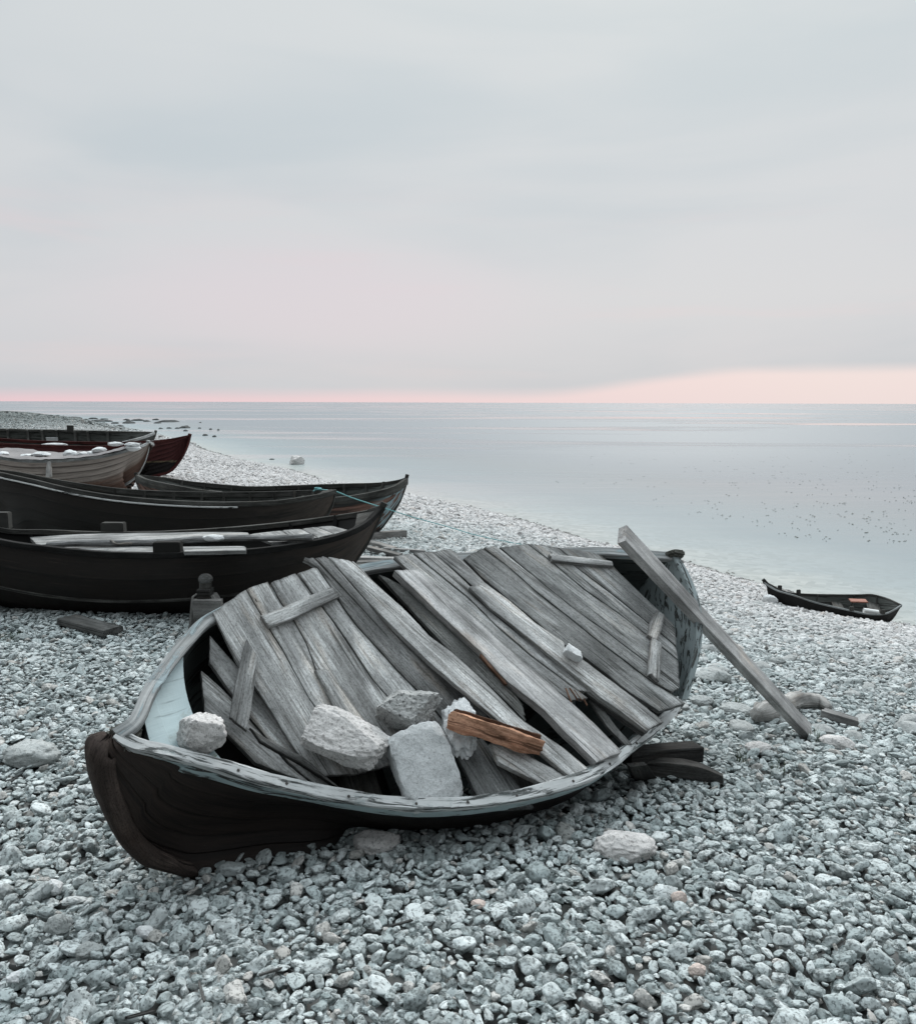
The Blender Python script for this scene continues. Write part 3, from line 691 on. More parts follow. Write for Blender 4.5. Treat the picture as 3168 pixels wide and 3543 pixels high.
def boat_E():
    near = U([(377, 865, 17.2), (330, 874, 17.0), (280, 881, 16.8), (206, 886, 16.62), (137, 886, 16.5), (0, 881, 16.5), (-100, 868, 17.0), (-150, 850, 17.6)])
    far = offset_far(near, 1.2)
    st0 = U([(377, 865, 17.2), (371, 887, 17.2), (357, 914, 17.15), (339, 935, 17.1), (316, 944, 17.0), (285, 951, 17.0)])
    e = near[-1]; st1 = [e + np.array(q) for q in [(0, 0, 0), (.05, 0, -.4), (.2, 0, -.7), (.5, 0, -1.0)]]
    b = Boat(near, far, st0, st1, [.65, .75, .78, .78, .7], ns=76)
    r = thing('clinker_boat', 'dark red clinker boat with a black bottom and high raked bow', 'boat', (-8.5, 17.2, 0), 'old boats drawn up side by side')
    b.hull(r, M['red_hull'], M['grey_green'], 8, .030)
    b.rail('near', r, M['red_rail'], (.03, .016), (.05, .008)); b.rail('far', r, M['red_rail'], (.03, .012), (.05, .008))
    b.stem(st0, r, M['red_rail'], -b.tan[3], w=.028, out=.03, top=.03)
    return r, b
def red_mat(period):
    t = NT('red_over_black'); c = t.coord('uv'); g = t.coord('geo')
    sp = t.n.new('ShaderNodeSeparateXYZ'); t.l(g, sp.inputs[0])
    n = t.noise(t.map(c, (1.5, 7, 1)), 1., 8, .66, .4)
    z = t.math('ADD', sp.outputs[2], t.math('MULTIPLY_ADD', n, .12, -.06))
    col = t.ramp(z, [(.36, (.012, .010, .010)), (.365, (.10, .085, .05)), (.40, (.11, .08, .055)), (.41, (.055, .016, .016)), (.9, (.06, .018, .018))])
    gr = t.noise(t.map(c, (3, 60, 1)), 1., 6, .6, .2)
    col = t.mix(t.ramp(gr, [(.5, 0.), (.75, .6)]), col, (.02, .012, .012))
    col = t.mix(t.math('MULTIPLY', lap_shade(t, c, period, .24), .8), col, (.010, .006, .006))
    return t.fin(col, .75, t.bump(gr, .5, .004), .2)
M['red_hull'] = red_mat; M['red_rail'] = mat_wood('red_rail', (.10, .028, .026), (.04, .014, .013), src='uv', var=.05)
E_ROOT, E_ = boat_E()

def boat_F():
    near = U([(309, 859, 20.2), (285, 868, 19.9), (250, 877, 19.7), (210, 886, 19.5), (100, 891, 19.4), (0, 890, 19.4), (-120, 880, 19.6), (-200, 850, 20.5)])
    far = U([(309, 859, 20.2), (290, 858.5, 20.4), (250, 857.5, 20.6), (150, 855, 20.9), (70, 853.5, 21.0), (0, 852, 21.0), (-120, 850, 20.9), (-200, 850, 20.5)])
    st0 = U([(309, 859, 20.2), (306, 868, 20.2), (300, 880, 20.15), (288, 900, 20.1), (265, 920, 20.0)])
    e = near[-1]; st1 = [e + np.array(q) for q in [(0, 0, 0), (.05, 0, -.3), (.2, 0, -.5), (.6, 0, -.7)]]
    b = Boat(near, far, st0, st1, [.55, .7, .72, .72, .6], ns=70, down=(0, .35, -1))
    r = thing('rowing_boat', 'weathered bare grey boat leaning so its ribbed inside shows, farthest of the row', 'boat', (-10, 20.2, .1), 'old boats drawn up side by side')
    b.hull(r, M['grey_wall'], M['grey_wall'], 7, .014)
    b.rail('near', r, M['rail'], (.03, .016), (.05, .008)); b.rail('far', r, M['grey_rail2'], (.03, .012), (.05, .008))
    b.stem(st0, r, M['rail_dark'], -b.tan[3], w=.03, out=.03, top=.04)
    b.frames(r, M['grey_rail2'], make_stations(b, (.22, .3, .36, .43, .49, .55, .62, .7)), w=.03, h=.05)
    # pale square patch inside and a post on the far rail
    i = make_stations(b, (.455,))[0]; nc = b.base.shape[1]
    p = b.base[i, nc - 4] - b.nrm[i, nc - 4] * .05
    box('patch_board', p, (.30, .02, .24), M['stone_white'], r, tilt=(0, .3))
    i = make_stations(b, (.38,))[0]; box('rail_post', b.G[i] + np.array([0, -.03, .04]), (.16, .06, .16), M['rail_dark'], r)
    return r, b
M['grey_rail2'] = mat_wood('mid_grey_rail', (.2, .2, .19), (.08, .08, .075), src='uv', var=.05)
F_ROOT, F_ = boat_F()

def boat_G():
    Q = lambda zx, zy, y: aty(2600 + zx / 3.204, 1950 + zy / 3.204, y)
    near = [Q(130, 195, 9.9), Q(180, 240, 9.85), Q(300, 302, 9.75), Q(450, 345, 9.66), Q(700, 428, 9.55), Q(1100, 520, 9.45), Q(1300, 560, 9.42), Q(1470, 556, 9.45), Q(1570, 516, 9.5), Q(1660, 458, 9.6)]
    far = [Q(130, 195, 9.9), Q(210, 232, 9.97), Q(320, 290, 10.05), Q(450, 326, 10.1), Q(700, 340, 10.12), Q(1000, 345, 10.12), Q(1200, 345, 10.1), Q(1330, 342, 10.05), Q(1500, 386, 9.85), Q(1660, 458, 9.6)]
    st0 = [Q(130, 195, 9.9), Q(172, 245, 9.88), Q(185, 300, 9.85), Q(195, 350, 9.85)]
    st1 = [Q(1660, 458, 9.6), Q(1625, 510, 9.6), Q(1585, 575, 9.6), Q(1540, 632, 9.6)]
    b = Boat(near, far, st0, st1, [.2, .26, .3, .3, .28], ns=64, foot=.07)
    r = thing('skiff', 'small dark flat skiff lying at the water edge on the right', 'boat', (4.5, 9.75, -1.05))
    b.hull(r, M['tar2'], M['grey_green'], 3, .004, .01)
    b.rail('near', r, M['skiff_rail'], (.012, .008), (.014, .005)); b.rail('far', r, M['rail_dark'], (.012, .008), (.03, .005))
    b.stem(st0, r, M['tar2'], -b.tan[3], w=.014, out=.012, top=.02)
    b.stem(st1, r, M['rail_dark'], b.tan[-4], w=.014, out=.008, top=.0)
    b.frames(r, M['rail_dark'], make_stations(b, (.3, .42, .66, .8)), w=.008, h=.012)
    for q, side in ((.30, 1), (.60, 0), (.80, 0), (.17, 1)):
        i = make_stations(b, (q,))[0]; p = (b.G if side else b.N)[i]
        box('oarlock_block', p + np.array([0, 0, .022]), (.05, .03, .055), M['rail_dark'], r)
    i = make_stations(b, (.56,))[0]; a, c = b.N[i] + b.d[i] * .1, b.G[i] + b.d[i] * .1
    sweep('thwart', np.linspace(a, c, 8), b.tan[i], -b.d[i], rect(-.06, .06, 0, .012), M['rail_dark'], r)
    i = make_stations(b, (.76,))[0]; a, c = b.N[i] + b.d[i] * .1, b.G[i] + b.d[i] * .1
    sweep('thwart', np.linspace(a, c, 8), b.tan[i], -b.d[i], rect(-.07, .07, 0, .012), M['rail_dark'], r)
    # loose things in the skiff
    t = NT('orange_board'); t.fin(t.mix(t.noise(t.coord('obj'), 40, 5, .6), (.22, .09, .065), (.34, .15, .11)), .7)
    p = Q(1180, 412, 9.85)
    o = box('board', p, (.20, .11, .014), t.m, rot=-.12, tilt=(.0, .12)); tag(o, 'small orange board lying across the dark skiff', 'board')
    t = NT('white_roll'); t.fin(t.mix(t.noise(t.coord('obj'), 30, 4, .6), (.66, .66, .65), (.8, .8, .79)), .6)
    a, c = Q(1240, 522, 9.6), Q(1400, 545, 9.58)
    ax = unit(c - a); s1 = unit(np.cross(ax, [0, 0, 1])); s2 = np.cross(s1, ax)
    pr = [(.032 * math.cos(k / 14 * 2 * math.pi), .032 * math.sin(k / 14 * 2 * math.pi)) for k in range(14)]
    o = sweep('float', np.linspace(a, c, 6), s1, s2, pr, t.m, None); tag(o, 'white cylindrical float lying in the dark skiff', 'float')
    return r, b
M['skiff_rail'] = mat_wood('skiff_rail', (.36, .38, .385), (.16, .17, .17), src='uv', var=.05, crack=.3)
G_ROOT, G_ = boat_G()

# ------------------------------------------------------------------ the wrecked boat in front
def Zs(l): return [atz(*q) for q in l]
W_near = Zs([(400, 2545, .585), (465, 2580, .555), (600, 2610, .50), (750, 2650, .42), (900, 2695, .35), (1050, 2730, .29), (1200, 2760, .25), (1400, 2785, .22), (1600, 2782, .21), (1750, 2765, .21),
             (1850, 2745, .21), (2050, 2680, .225), (2200, 2575, .25), (2325, 2465, .285), (2352, 2425, .30)])
W_far = Zs([(400, 2545, .585), (462, 2500, .61), (510, 2400, .66), (580, 2295, .71), (650, 2210, .755), (735, 2135, .80), (1000, 2033, .87), (1290, 1962, .9), (1700, 1922, .91), (2060, 1909, .9), (2150, 1912, .9), (2320, 1924, .89)])
W_stem = Zs([(372, 2540, .60), (330, 2590, .57), (322, 2640, .52), (335, 2710, .44), (367, 2800, .33), (415, 2895, .20), (480, 2962, .10), (574, 2998, .035), (661, 3022, .0)])
WB = Boat(W_near, W_far, W_stem, None, [.36, .46, .46, .44, .36], ns=110, nu=14, fac0=(.02, .24), keel_s=(.50, .64, .8), foot=.16, bil=(.95, 1.08, .30), extra=[(.22, atz(890, 2976, .0)), (.32, atz(1160, 2925, .01))])
W_ROOT = thing('wrecked_rowing_boat', 'small derelict rowing boat lying heeled on the shingle in front, boarded over with grey planks', 'boat', (-.1, 3.0, 0))
def build_wreck():
    r, b = W_ROOT, WB
    b.hull(r, M['tar_W'], M['inside_dark'], 5, .006, .016, bow_open=True)
    b.rail('near', r, M['rail_W'], (.025, .018), (.018, .012), jit=.0045)
    b.rail('far', r, M['rail_far'], (.026, .020), (.020, .012), jit=.003)
    b.rail('near', r, M['blue_paint'], (-.004, .014), (.072, -.021), i0=4, name='rubbing_strake', jit=.002)
    b.rail('far', r, M['blue_paint'], (-.004, .014), (.072, -.021), i0=4, name='rubbing_strake', jit=.002)
    # bow: thick rounded stem that carries the plank ends
    P = curve(W_stem, 44); tg = np.gradient(P, axis=0); tg /= np.linalg.norm(tg, axis=1)[:, None]
    ax = -unit(b.tan[6:30].mean(0)); lat = unit(np.cross(b.dm, ax)); o = np.cross(tg, lat); o /= np.linalg.norm(o, axis=1)[:, None]
    if o[20] @ ax < 0: o = -o
    k = np.linspace(0, 1, 44); wd = .052 - .022 * k
    V = []; UV = []; s_ = arclen(P); m_ = 12
    for i in range(44):
        rnd = min(1, (i + .6) / 4) ** .5
        for j in range(m_):
            a = 2 * math.pi * j / m_
            ca, sa = math.cos(a), math.sin(a)
            e = .5
            q = P[i] + lat[:] * (math.copysign(abs(ca) ** e, ca) * wd[i] * rnd) + o[i] * (math.copysign(abs(sa) ** e, sa) * .034 * rnd - .022)
            q = q + o[i] * .0022 * fbm(q * 14) + lat * .002 * fbm(q * 17 + 5)
            V.append(q); UV.append((s_[i], j / m_ * .2))
    Fc = grid_faces(44, m_, True); Fc += [tuple(range(m_))[::-1], tuple(range(43 * m_, 44 * m_))]
    so = mesh_obj('stem_post', V, Fc, M['stem_brown'], r, uv=UV, smooth=True)
    # weathered stem head block where both rails meet
    c = (b.N[2] + b.G[2]) / 2
    box('stem_head', c + b.d[2] * .022 - ax * .01, (.10, .075, .05), M['rail_head'], r, rot=math.atan2(ax[1], ax[0]), tilt=(.1, -.35), bev=.02, rough=.012)
    # pale painted foredeck sunk between the rails, hollow aft edge
    tn, tf, nr, nc = .175, .20, 16, 14
    tn = float(np.interp(850, CXs(b.N), b.t)); tf = float(np.interp(2215, CYs(b.G)[:60][::-1], b.t[:60][::-1]))
    V = []; UV = []
    for i in range(nr):
        rr = .28 + .72 * i / (nr - 1)
        a = interp_t(b, b.N, rr * tn) + interp_t(b, b.d, rr * tn) * .035; c = interp_t(b, b.G, rr * tf) + interp_t(b, b.d, rr * tf) * .03
        for j in range(nc):
            q = j / (nc - 1); p = a * (1 - q) + c * q
            p = p + (ax * .085 * 4 * q * (1 - q) * (rr ** 3)) - b.d[8] * .0
            V.append(p); UV.append(((p - V[0]) @ ax, (p - V[0]) @ lat))
    top = grid_faces(nr, nc); n0 = len(V)
    V += [v + b.dm * .012 for v in V]; UV += UV
    Fc = top + [f[::-1] for f in grid_faces(nr, nc, off=n0)]
    Fc += [((nr - 1) * nc + j, (nr - 1) * nc + j + 1, n0 + (nr - 1) * nc + j + 1, n0 + (nr - 1) * nc + j) for j in range(nc - 1)]
    mesh_obj('foredeck', V, Fc, M['foredeck'], r, uv=UV)
    # transom: curved aft, its top edge standing a little proud
    sec = b.base[-1]; nc = len(sec); aft = unit(b.tan[-1])
    V = []; UV = []; nr = 7
    for lay in (0, 1):
        for i in range(nr):
            for j in range(nc):
                q = j / (nc - 1); topp = sec[0] * (1 - q) + sec[-1] * q
                bul = math.sin(math.pi * q)
                topp = topp - b.d[-1] * .035 * bul + aft * .085 * bul
                bot = sec[j] - aft * .01
                p = topp * (1 - i / (nr - 1)) + bot * (i / (nr - 1)) + aft * (.026 * lay)
                V.append(p); UV.append((q * .8, i * .06 + lay))
    n0 = nr * nc
    Fc = grid_faces(nr, nc) + [f[::-1] for f in grid_faces(nr, nc, off=n0)] + [(j, j + 1, n0 + j + 1, n0 + j) for j in range(nc - 1)]
    mesh_obj('transom', V, Fc, M['blue_frame'], r, uv=UV)
    cap = np.array([sec[0] * (1 - q) + sec[-1] * q - b.d[-1] * (.035 * math.sin(math.pi * q) + .004) + aft * (.085 * math.sin(math.pi * q) + .013) for q in np.linspace(0, 1, 30)])
    sweep('transom_cap', cap, aft, -b.d[-1], rect(-.016, .022, -.012, .012), M['blue_frame'], r, jit=.002)
    box('quarter_knee', b.G[-1] + aft * .02 - b.d[-1] * .012, (.09, .06, .03), M['rail_head'], r, rot=.5, tilt=(.2, -.5), bev=.012, rough=.008)
    b.frames(r, M['blue_frame'], make_stations(b, (.56, .70, .84)), w=.014, h=.022)
    for q in (.38, .62):
        i = make_stations(b, (q,))[0]; a, c = b.N[i] + b.d[i] * .17, b.G[i] + b.d[i] * .17
        sweep('thwart', np.linspace(a + (c - a) * .06, c - (c - a) * .06, 8), b.tan[i], -b.d[i], rect(-.07, .07, 0, .02), M['rail_dark'], r)
    # nail heads along the near rail
    t = NT('rusty_nail'); t.fin((.06, .055, .052), .8)
    for q in (.17, .24, .33, .42, .5, .57, .66, .74, .82):
        i = make_stations(b, (q,))[0]; c = b.N[i] - b.d[i] * .0135
        e1 = b.tan[i]; e2 = unit(np.cross(e1, b.d[i]))
        V = [c - b.d[i] * .0016] + [c + e1 * .0055 * math.cos(k * .628) + e2 * .0055 * math.sin(k * .628) for k in range(10)]
        mesh_obj('nail', V, [(0, 1 + k, 1 + (k + 1) % 10) for k in range(10)], t.m, r)
def CXs(P): return CX + F * ((P - CAM) @ CR) / ((P - CAM) @ fw)
def CYs(P): return CY - F * ((P - CAM) @ CU) / ((P - CAM) @ fw)
def interp_t(b, A_, t): return np.array([np.interp(t, b.t, A_[:, c]) for c in range(3)])
M['rail_far'] = mat_paint('worn_far_rail', (.30, .36, .38), (.40, .41, .41), .56, (5, 30, 1), .85, .15)
M['rail_head'] = mat_rock('mossy_wood', (.16, .16, .145), (.07, .07, .06), (.03, .03, .028), 2.2, .8)
M['foredeck'] = mat_paint('foredeck_paint', (.42, .515, .535), (.13, .17, .11), .385, (7, 4.5, 1), .55, scuff=(.26, .30, .28))
build_wreck()

# deck planes: planks lie across both rails; the forward boards dip inside the near rail
def fitplane(pts):
    pts = np.array(pts); c = pts.mean(0); n = np.linalg.svd(pts - c)[2][2]
    return c, (n if n[2] > 0 else -n)
def lift(pl, h): return (pl[0] + pl[1] * h, pl[1])
up_ = -WB.dm
iN = [i for i in range(110) if .45 < WB.t[i] < .93]; iF = [i for i in range(110) if .40 < WB.t[i] < .93]
PM = fitplane([WB.N[i] + up_ * .036 for i in iN[::4]] + [WB.G[i] + up_ * .036 for i in iF[::4]])
iN = [i for i in range(110) if .26 < WB.t[i] < .50]; iF = [i for i in range(110) if .20 < WB.t[i] < .44]
PL = fitplane([WB.N[i] + up_ * -.075 + unit(WB.G[i] - WB.N[i]) * .05 for i in iN[::3]] + [WB.G[i] + up_ * .036 for i in iF[::3]])
PH = lift(PL, -.045)

def plank(name, Le, Re, pl, th, mat, label=None, cat=None, parent=None, group=None, org=(0, 0), nu=46, nv=9, gap=.0025, rag=(.004, .004), warp=.003, ext=(0, 0), edge=.0016, zoom=2.0):
    """board between a left and a right edge, both given along the sight lines and laid on a deck plane"""
    c_, n_ = pl
    f3 = lambda E: np.array([onplane(org[0] + x / zoom, org[1] + y / zoom, c_, n_) for x, y in E])
    A_, B_ = f3(Le), f3(Re)
    ax = unit((A_[-1] - A_[0]) + (B_[-1] - B_[0]))
    A_[0] -= ax * ext[0]; B_[0] -= ax * ext[0]; A_[-1] += ax * ext[1]; B_[-1] += ax * ext[1]
    sd = rng.uniform(0, 50)
    def res(E):
        s = arclen(E); q = np.linspace(0, s[-1], nu); return np.stack([np.interp(q, s, E[:, i]) for i in range(3)], 1)
    A_, B_ = res(A_), res(B_); lat = unit(np.cross(n_, ax))
    if (B_.mean(0) - A_.mean(0)) @ lat < 0: lat = -lat
    V = []; dz0 = rng.uniform(-.0012, .0012)
    for i in range(nu):
        uu = i / (nu - 1); L_ = uu * np.linalg.norm(A_[-1] - A_[0])
        a = A_[i] + lat * (gap + edge * fbm((L_ * 12, sd, 0)) + edge * .8 * fbm((L_ * 50, sd, 3)))
        b = B_[i] - lat * (gap + edge * fbm((L_ * 12, sd, 9)) + edge * .8 * fbm((L_ * 50, sd, 5)))
        wz = warp * fbm((L_ * 2.2, sd, 4)) + dz0
        for j in range(nv):
            q = j / (nv - 1); p = a * (1 - q) + b * q
            wv = np.linalg.norm(b - a)
            z = wz + warp * .5 * fbm((L_ * 3, sd + q * 1.5, 8)) - (.0022 if j in (0, nv - 1) else 0) - warp * .5 * (2 * q - 1) ** 2
            e = 0
            if i == 0: e = -rag[0] * (.5 + fbm((q * wv * 60, sd, 1)) + .8 * fbm((q * wv * 160, sd, 2)))
            if i == nu - 1: e = rag[1] * (.5 + fbm((q * wv * 60, sd, 6)) + .8 * fbm((q * wv * 160, sd, 7)))
            if i in (0, nu - 1): z -= .0015
            V.append(p + n_ * z + ax * e)
    T = np.array(V); n0 = len(T)
    Bt = T - n_ * th
    V = list(T) + list(Bt)
    Fc = grid_faces(nu, nv) + [f[::-1] for f in grid_faces(nu, nv, off=n0)]
    for i in range(nu - 1):
        a, b = i * nv, (i + 1) * nv; Fc += [(a, n0 + a, n0 + b, b)]
        a, b = i * nv + nv - 1, (i + 1) * nv + nv - 1; Fc += [(b, n0 + b, n0 + a, a)]
    for j in range(nv - 1):
        Fc += [(j + 1, n0 + j + 1, n0 + j, j)]; k = (nu - 1) * nv + j; Fc += [(k, n0 + k, n0 + k + 1, k + 1)]
    if ((V[Fc[0][1]] - V[Fc[0][0]])[[0, 1, 2]].tolist(), 1)[1] and np.cross(V[Fc[0][1]] - V[Fc[0][0]], V[Fc[0][3]] - V[Fc[0][0]]) @ n_ < 0: Fc = [f[::-1] for f in Fc]
    o = mesh_obj(name, V, Fc, mat, parent, frame=frame_of(T.mean(0), ax, n_), smooth=True)
    o.data.set_sharp_from_angle(angle=math.radians(40))
    ev = np.array([1. if j in (0, nv - 1) or i in (0, nu - 1) else (.35 if j in (1, nv - 2) and nv > 5 else 0.) for i in range(nu) for j in range(nv)])
    o.data.attributes.new('edge', 'FLOAT', 'POINT').data.foreach_set('value', np.concatenate([ev, np.ones(n0)]).astype(np.float32))
    if label: tag(o, label, cat or 'plank', group)
    return o
c1, c2, c3, c4, c5, c6 = (300, 2050), (700, 1880), (1300, 1850), (1600, 1800), (2000, 1750), (1000, 2300)
def sh(E, a, b): return [(x + (a[0] - b[0]) * 2, y + (a[1] - b[1]) * 2) for x, y in E]

def build_planks():
    pk, pd, pp = M['plank'], M['plank_dark'], M['plank_pale']
    # small bow hatch: two boards with a saw-cut curved edge
    hb = lift(PH, 0); hr = thing('bow_hatch', 'two-board hatch with a saw-cut curved edge, propped inside the bow', 'hatch', onplane(c1[0] + 500, c1[1] + 400, *hb))
    plank('hatch_board', [(850, 485), (1000, 700), (1140, 885), (1400, 1180), (1600, 1345)], [(858, 296), (1040, 500), (1250, 780), (1480, 1085), (1700, 1335)], hb, .030, pk, parent=hr, org=c1)
    plank('hatch_board', [(815, 820), (905, 915), (1045, 1050), (1168, 1182), (1580, 1342)], [(803, 535), (1000, 718), (1140, 893), (1395, 1186), (1600, 1350)], lift(hb, -.002), .034, pk, parent=hr, org=c1)
    # forward deck panel
    pr = thing('deck_panel', 'wide panel of five grey planks under a nailed cleat over the forward half', 'deck panel', onplane(c2[0] + 350, c2[1] + 350, *PL))
    a_ = [(305, 318), (400, 480), (470, 600), (560, 740), (640, 890), (740, 1070), (810, 1170), (960, 1400), (1080, 1590)]
    b_ = [(460, 262), (545, 410), (640, 540), (720, 690), (790, 880), (930, 1160), (1050, 1360), (1170, 1560)]
    cc = [(648, 205), (740, 320), (840, 450), (950, 600), (1060, 760), (1180, 940), (1310, 1090), (1480, 1300), (1600, 1480)]
    d_ = [(795, 165), (870, 270), (960, 420), (1060, 560), (1190, 700), (1330, 860), (1480, 1010), (1600, 1140), (1720, 1290)]
    e_ = [(875, 105), (1000, 240), (1130, 390), (1300, 560), (1480, 740), (1600, 850), (1820, 1045), (1960, 1180), (2010, 1250)]
    f_ = [(1058, 128), (1200, 270), (1400, 450), (1580, 640), (1820, 870)]
    plank('plank', [(72, 482), (240, 830), (370, 1000), (480, 1170), (640, 1430), (800, 1610)], a_, PL, .022, pk, parent=pr, org=c2)
    plank('plank', a_, b_, lift(PL, -.002), .022, pk, parent=pr, org=c2)
    plank('plank', [(475, 275)] + b_[1:], cc, lift(PL, .001), .022, pk, parent=pr, org=c2)
    plank('plank', [(660, 208)] + cc[1:], d_, lift(PL, -.001), .022, pk, parent=pr, org=c2)
    plank('plank', [(698, 112)] + d_[0:], [(868, 98)] + e_[1:], lift(PL, .003), .022, pk, parent=pr, org=c2, rag=(.008, .004))
    o = plank('cleat', [(405, 492), (470, 470), (880, 300)], [(468, 578), (600, 535), (952, 366)], lift(PL, .024), .022, pk, parent=pr, org=c2, nu=30, rag=(.003, .010))
    # after deck panel of weathered boards with three battens
    qr = thing('deck_panel', 'wide panel of dark mossy planks with short battens, covering the stern end of the wreck', 'deck panel', onplane(c4[0] + 450, c4[1] + 300, *PM))
    i_ = [(10, 262), (130, 390), (300, 530), (500, 690), (690, 850), (860, 955), (1150, 1185), (1365, 1318)]
    j_ = [(150, 190), (330, 330), (520, 500), (700, 640), (900, 800), (1150, 990), (1320, 1120), (1545, 1255)]
    k_ = [(250, 186), (500, 390), (750, 590), (1000, 770), (1300, 1000), (1500, 1150)]
    l_ = [(455, 163), (620, 285), (850, 480), (1080, 640), (1290, 800), (1490, 960)]
    m_ = [(700, 195), (800, 330), (1000, 480), (1200, 640), (1300, 720), (1478, 868)]
    n_ = [(970, 232), (1040, 310), (1200, 470), (1340, 600), (1465, 715)]
    mk = M['plank_mossy']
    plank('plank', i_, j_, lift(PM, .002), .022, mk, parent=qr, org=c4)
    plank('plank', j_[:-1] + [(1450, 1185)], k_, PM, .022, mk, parent=qr, org=c4)
    plank('plank', [(262, 186)] + k_[1:], l_, lift(PM, .001), .022, mk, parent=qr, org=c4)
    plank('plank', l_, m_, PM, .022, mk, parent=qr, org=c4)
    plank('plank', [(560, 176), (800, 334)] + m_[2:], n_, lift(PM, .001), .022, mk, parent=qr, org=c4)
    plank('batten', [(625, 276), (850, 300), (1046, 316)], [(605, 226), (800, 246), (1030, 276)], lift(PM, .022), .020, pk, parent=qr, org=c4, nu=24)
    plank('batten', [(1338, 618), (1300, 700), (1280, 785)], [(1405, 655), (1385, 740), (1355, 832)], lift(PM, .020), .018, pk, parent=qr, org=c4, nu=20, nv=5)
    plank('batten', [(1310, 806), (1295, 900), (1285, 1050)], [(1385, 850), (1378, 980), (1370, 1105)], lift(PM, .024), .018, pk, parent=qr, org=c4, nu=20, nv=5, rag=(.003, .008))
    # loose boards
    g = 'loose boards lying across the wreck'
    plank('plank', [(1100, 322), (1065, 450), (1020, 650), (985, 858)], [(1192, 455), (1165, 650), (1140, 820), (1115, 952)], lift(PL, .024), .022, pk, 'short grey board lying across the bow hatch and the first plank', 'board', org=c1, group=g, nu=30)
    plank('batten', [(1128, 938), (1200, 1035), (1450, 1170), (1710, 1335)], [(1195, 985), (1250, 1010), (1500, 1130), (1775, 1365)], lift(PL, .016), .024, pd, 'narrow dark batten slanting down beside the pale rough stone', 'batten', org=c1, group=g)
    plank('plank', [(780, 882), (860, 1040), (930, 1165), (1010, 1300)], [(868, 868), (980, 1020), (1105, 1190), (1230, 1350)], lift(PL, .019), .018, pk, 'short thin board end lying on the forward panel above the stones', 'board', org=c2, group=g, nu=30)
    plank('plank', [(20, 275), (240, 515), (500, 795), (720, 985), (900, 1150), (1020, 1278)], [(190, 350), (330, 480), (560, 700), (760, 870), (900, 990), (1000, 1150)], lift(PM, -.010), .020, M['plank_mossier'], 'mossy dark plank with a rotted broken end, left of the pale plank', 'plank', org=c3, group=g, rag=(.004, .02))
    pale = plank('plank', [(130, 247), (400, 510), (715, 800), (900, 1010), (1150, 1200), (1350, 1405), (1525, 1572)], [(292, 243), (430, 350), (700, 580), (1000, 860), (1360, 1160), (1500, 1290), (1705, 1493)], lift(PM, .020), .040, pp, 'thick pale smooth plank lying diagonally across the middle of the wreck', 'plank', org=c3, group=g, warp=.002)
    snapped = plank('plank', [(128, 150), (300, 320), (600, 570), (900, 850), (1150, 1020), (1345, 1140)], [(258, 128), (440, 270), (640, 430), (850, 640), (1060, 820), (1460, 1115)], lift(PM, -.002), .02, pk, 'grey plank with a splintered snapped end just right of the pale plank', 'plank', org=c3, group=g, rag=(.004, .022))
    plank('plank', [(262, 126), (440, 272), (640, 432), (850, 642), (1060, 822), (1400, 1075)], [(395, 115), (540, 240), (650, 350), (840, 540), (1050, 720), (1300, 920), (1500, 1090)], lift(PM, .001), .02, pk, 'narrow grey plank reaching over the far rail between splintered and split planks', 'plank', org=c3, group=g)
    plank('plank', [(390, 118), (540, 238), (660, 345), (850, 500), (1100, 660), (1300, 800)], [(530, 95), (610, 175), (760, 330), (930, 450), (1100, 600), (1310, 745)], lift(PM, .002), .02, pk, 'grey plank standing out over the far rail beside the stern panel', 'plank', org=c3, group=g)
    plank('plank', [(48, 462), (200, 612), (330, 712), (480, 832), (700, 1012), (940, 1212), (1270, 1452)], [(135, 440), (300, 540), (500, 700), (690, 858), (860, 975), (1150, 1195), (1395, 1385)], lift(PM, .020), .024, pk, 'long grey plank with a split along its edge, carrying the small white stone', 'plank', org=c4, group=g)
    plank('plank', [(850, 1195), (1000, 1310), (1130, 1400), (1250, 1480)], [(900, 1190), (1060, 1300), (1180, 1380), (1290, 1455)], lift(PM, -.004), .018, pd, 'thin dark slat showing below the split plank at the stern quarter', 'slat', org=c4, group=g, nv=4)
    plank('slat', [(860, 1215), (930, 1330), (1010, 1440), (1130, 1560)], [(910, 1220), (990, 1320), (1080, 1440), (1175, 1540)], lift(PM, -.03), .012, pd, 'broken grey slat hanging down into the dark gap in the boards', 'slat', org=c4, group=g, nv=4)
    plank('plank', [(540, 1500), (620, 1640), (690, 1790), (740, 1900)], [(740, 1400), (860, 1570), (1000, 1740), (1100, 1880)], lift(PM, -.065), .02, M['plank_low'], 'dark sunken plank right of the smooth slab, its lower end inside the rail', 'plank', org=c3, group=g)
    plank('plank', [(790, 1450), (850, 1575), (1050, 1680), (1215, 1752)], [(950, 1440), (1080, 1540), (1240, 1620), (1368, 1702)], lift(PM, -.012), .024, pk, 'short grey board end with dark nail slits resting on the near rail', 'board', org=c3, group=g, nu=34)
    plank('plank', [(880, 100), (1000, 240), (1130, 390), (1300, 560), (1480, 740), (1600, 850), (1760, 985), (2050, 1230), (2320, 1430), (2570, 1640)], [(1058, 128), (1200, 270), (1400, 450), (1580, 640), (1720, 742), (1900, 900), (2080, 1080), (2220, 1220), (2500, 1410), (2700, 1580)], lift(PM, .003), .022, pk, 'long grey plank running from the far rail to the near rail beside the log', 'plank', org=c2, group=g, rag=(.010, .006))
    # raw splintered wood where boards have torn
    plank('splinter', [(722, 838), (800, 930), (895, 1030)], [(738, 822), (850, 915), (912, 1024)], lift(PM, .012), .012, M['raw'], parent=pale, org=c3, nu=16, nv=4, rag=(.006, .008))
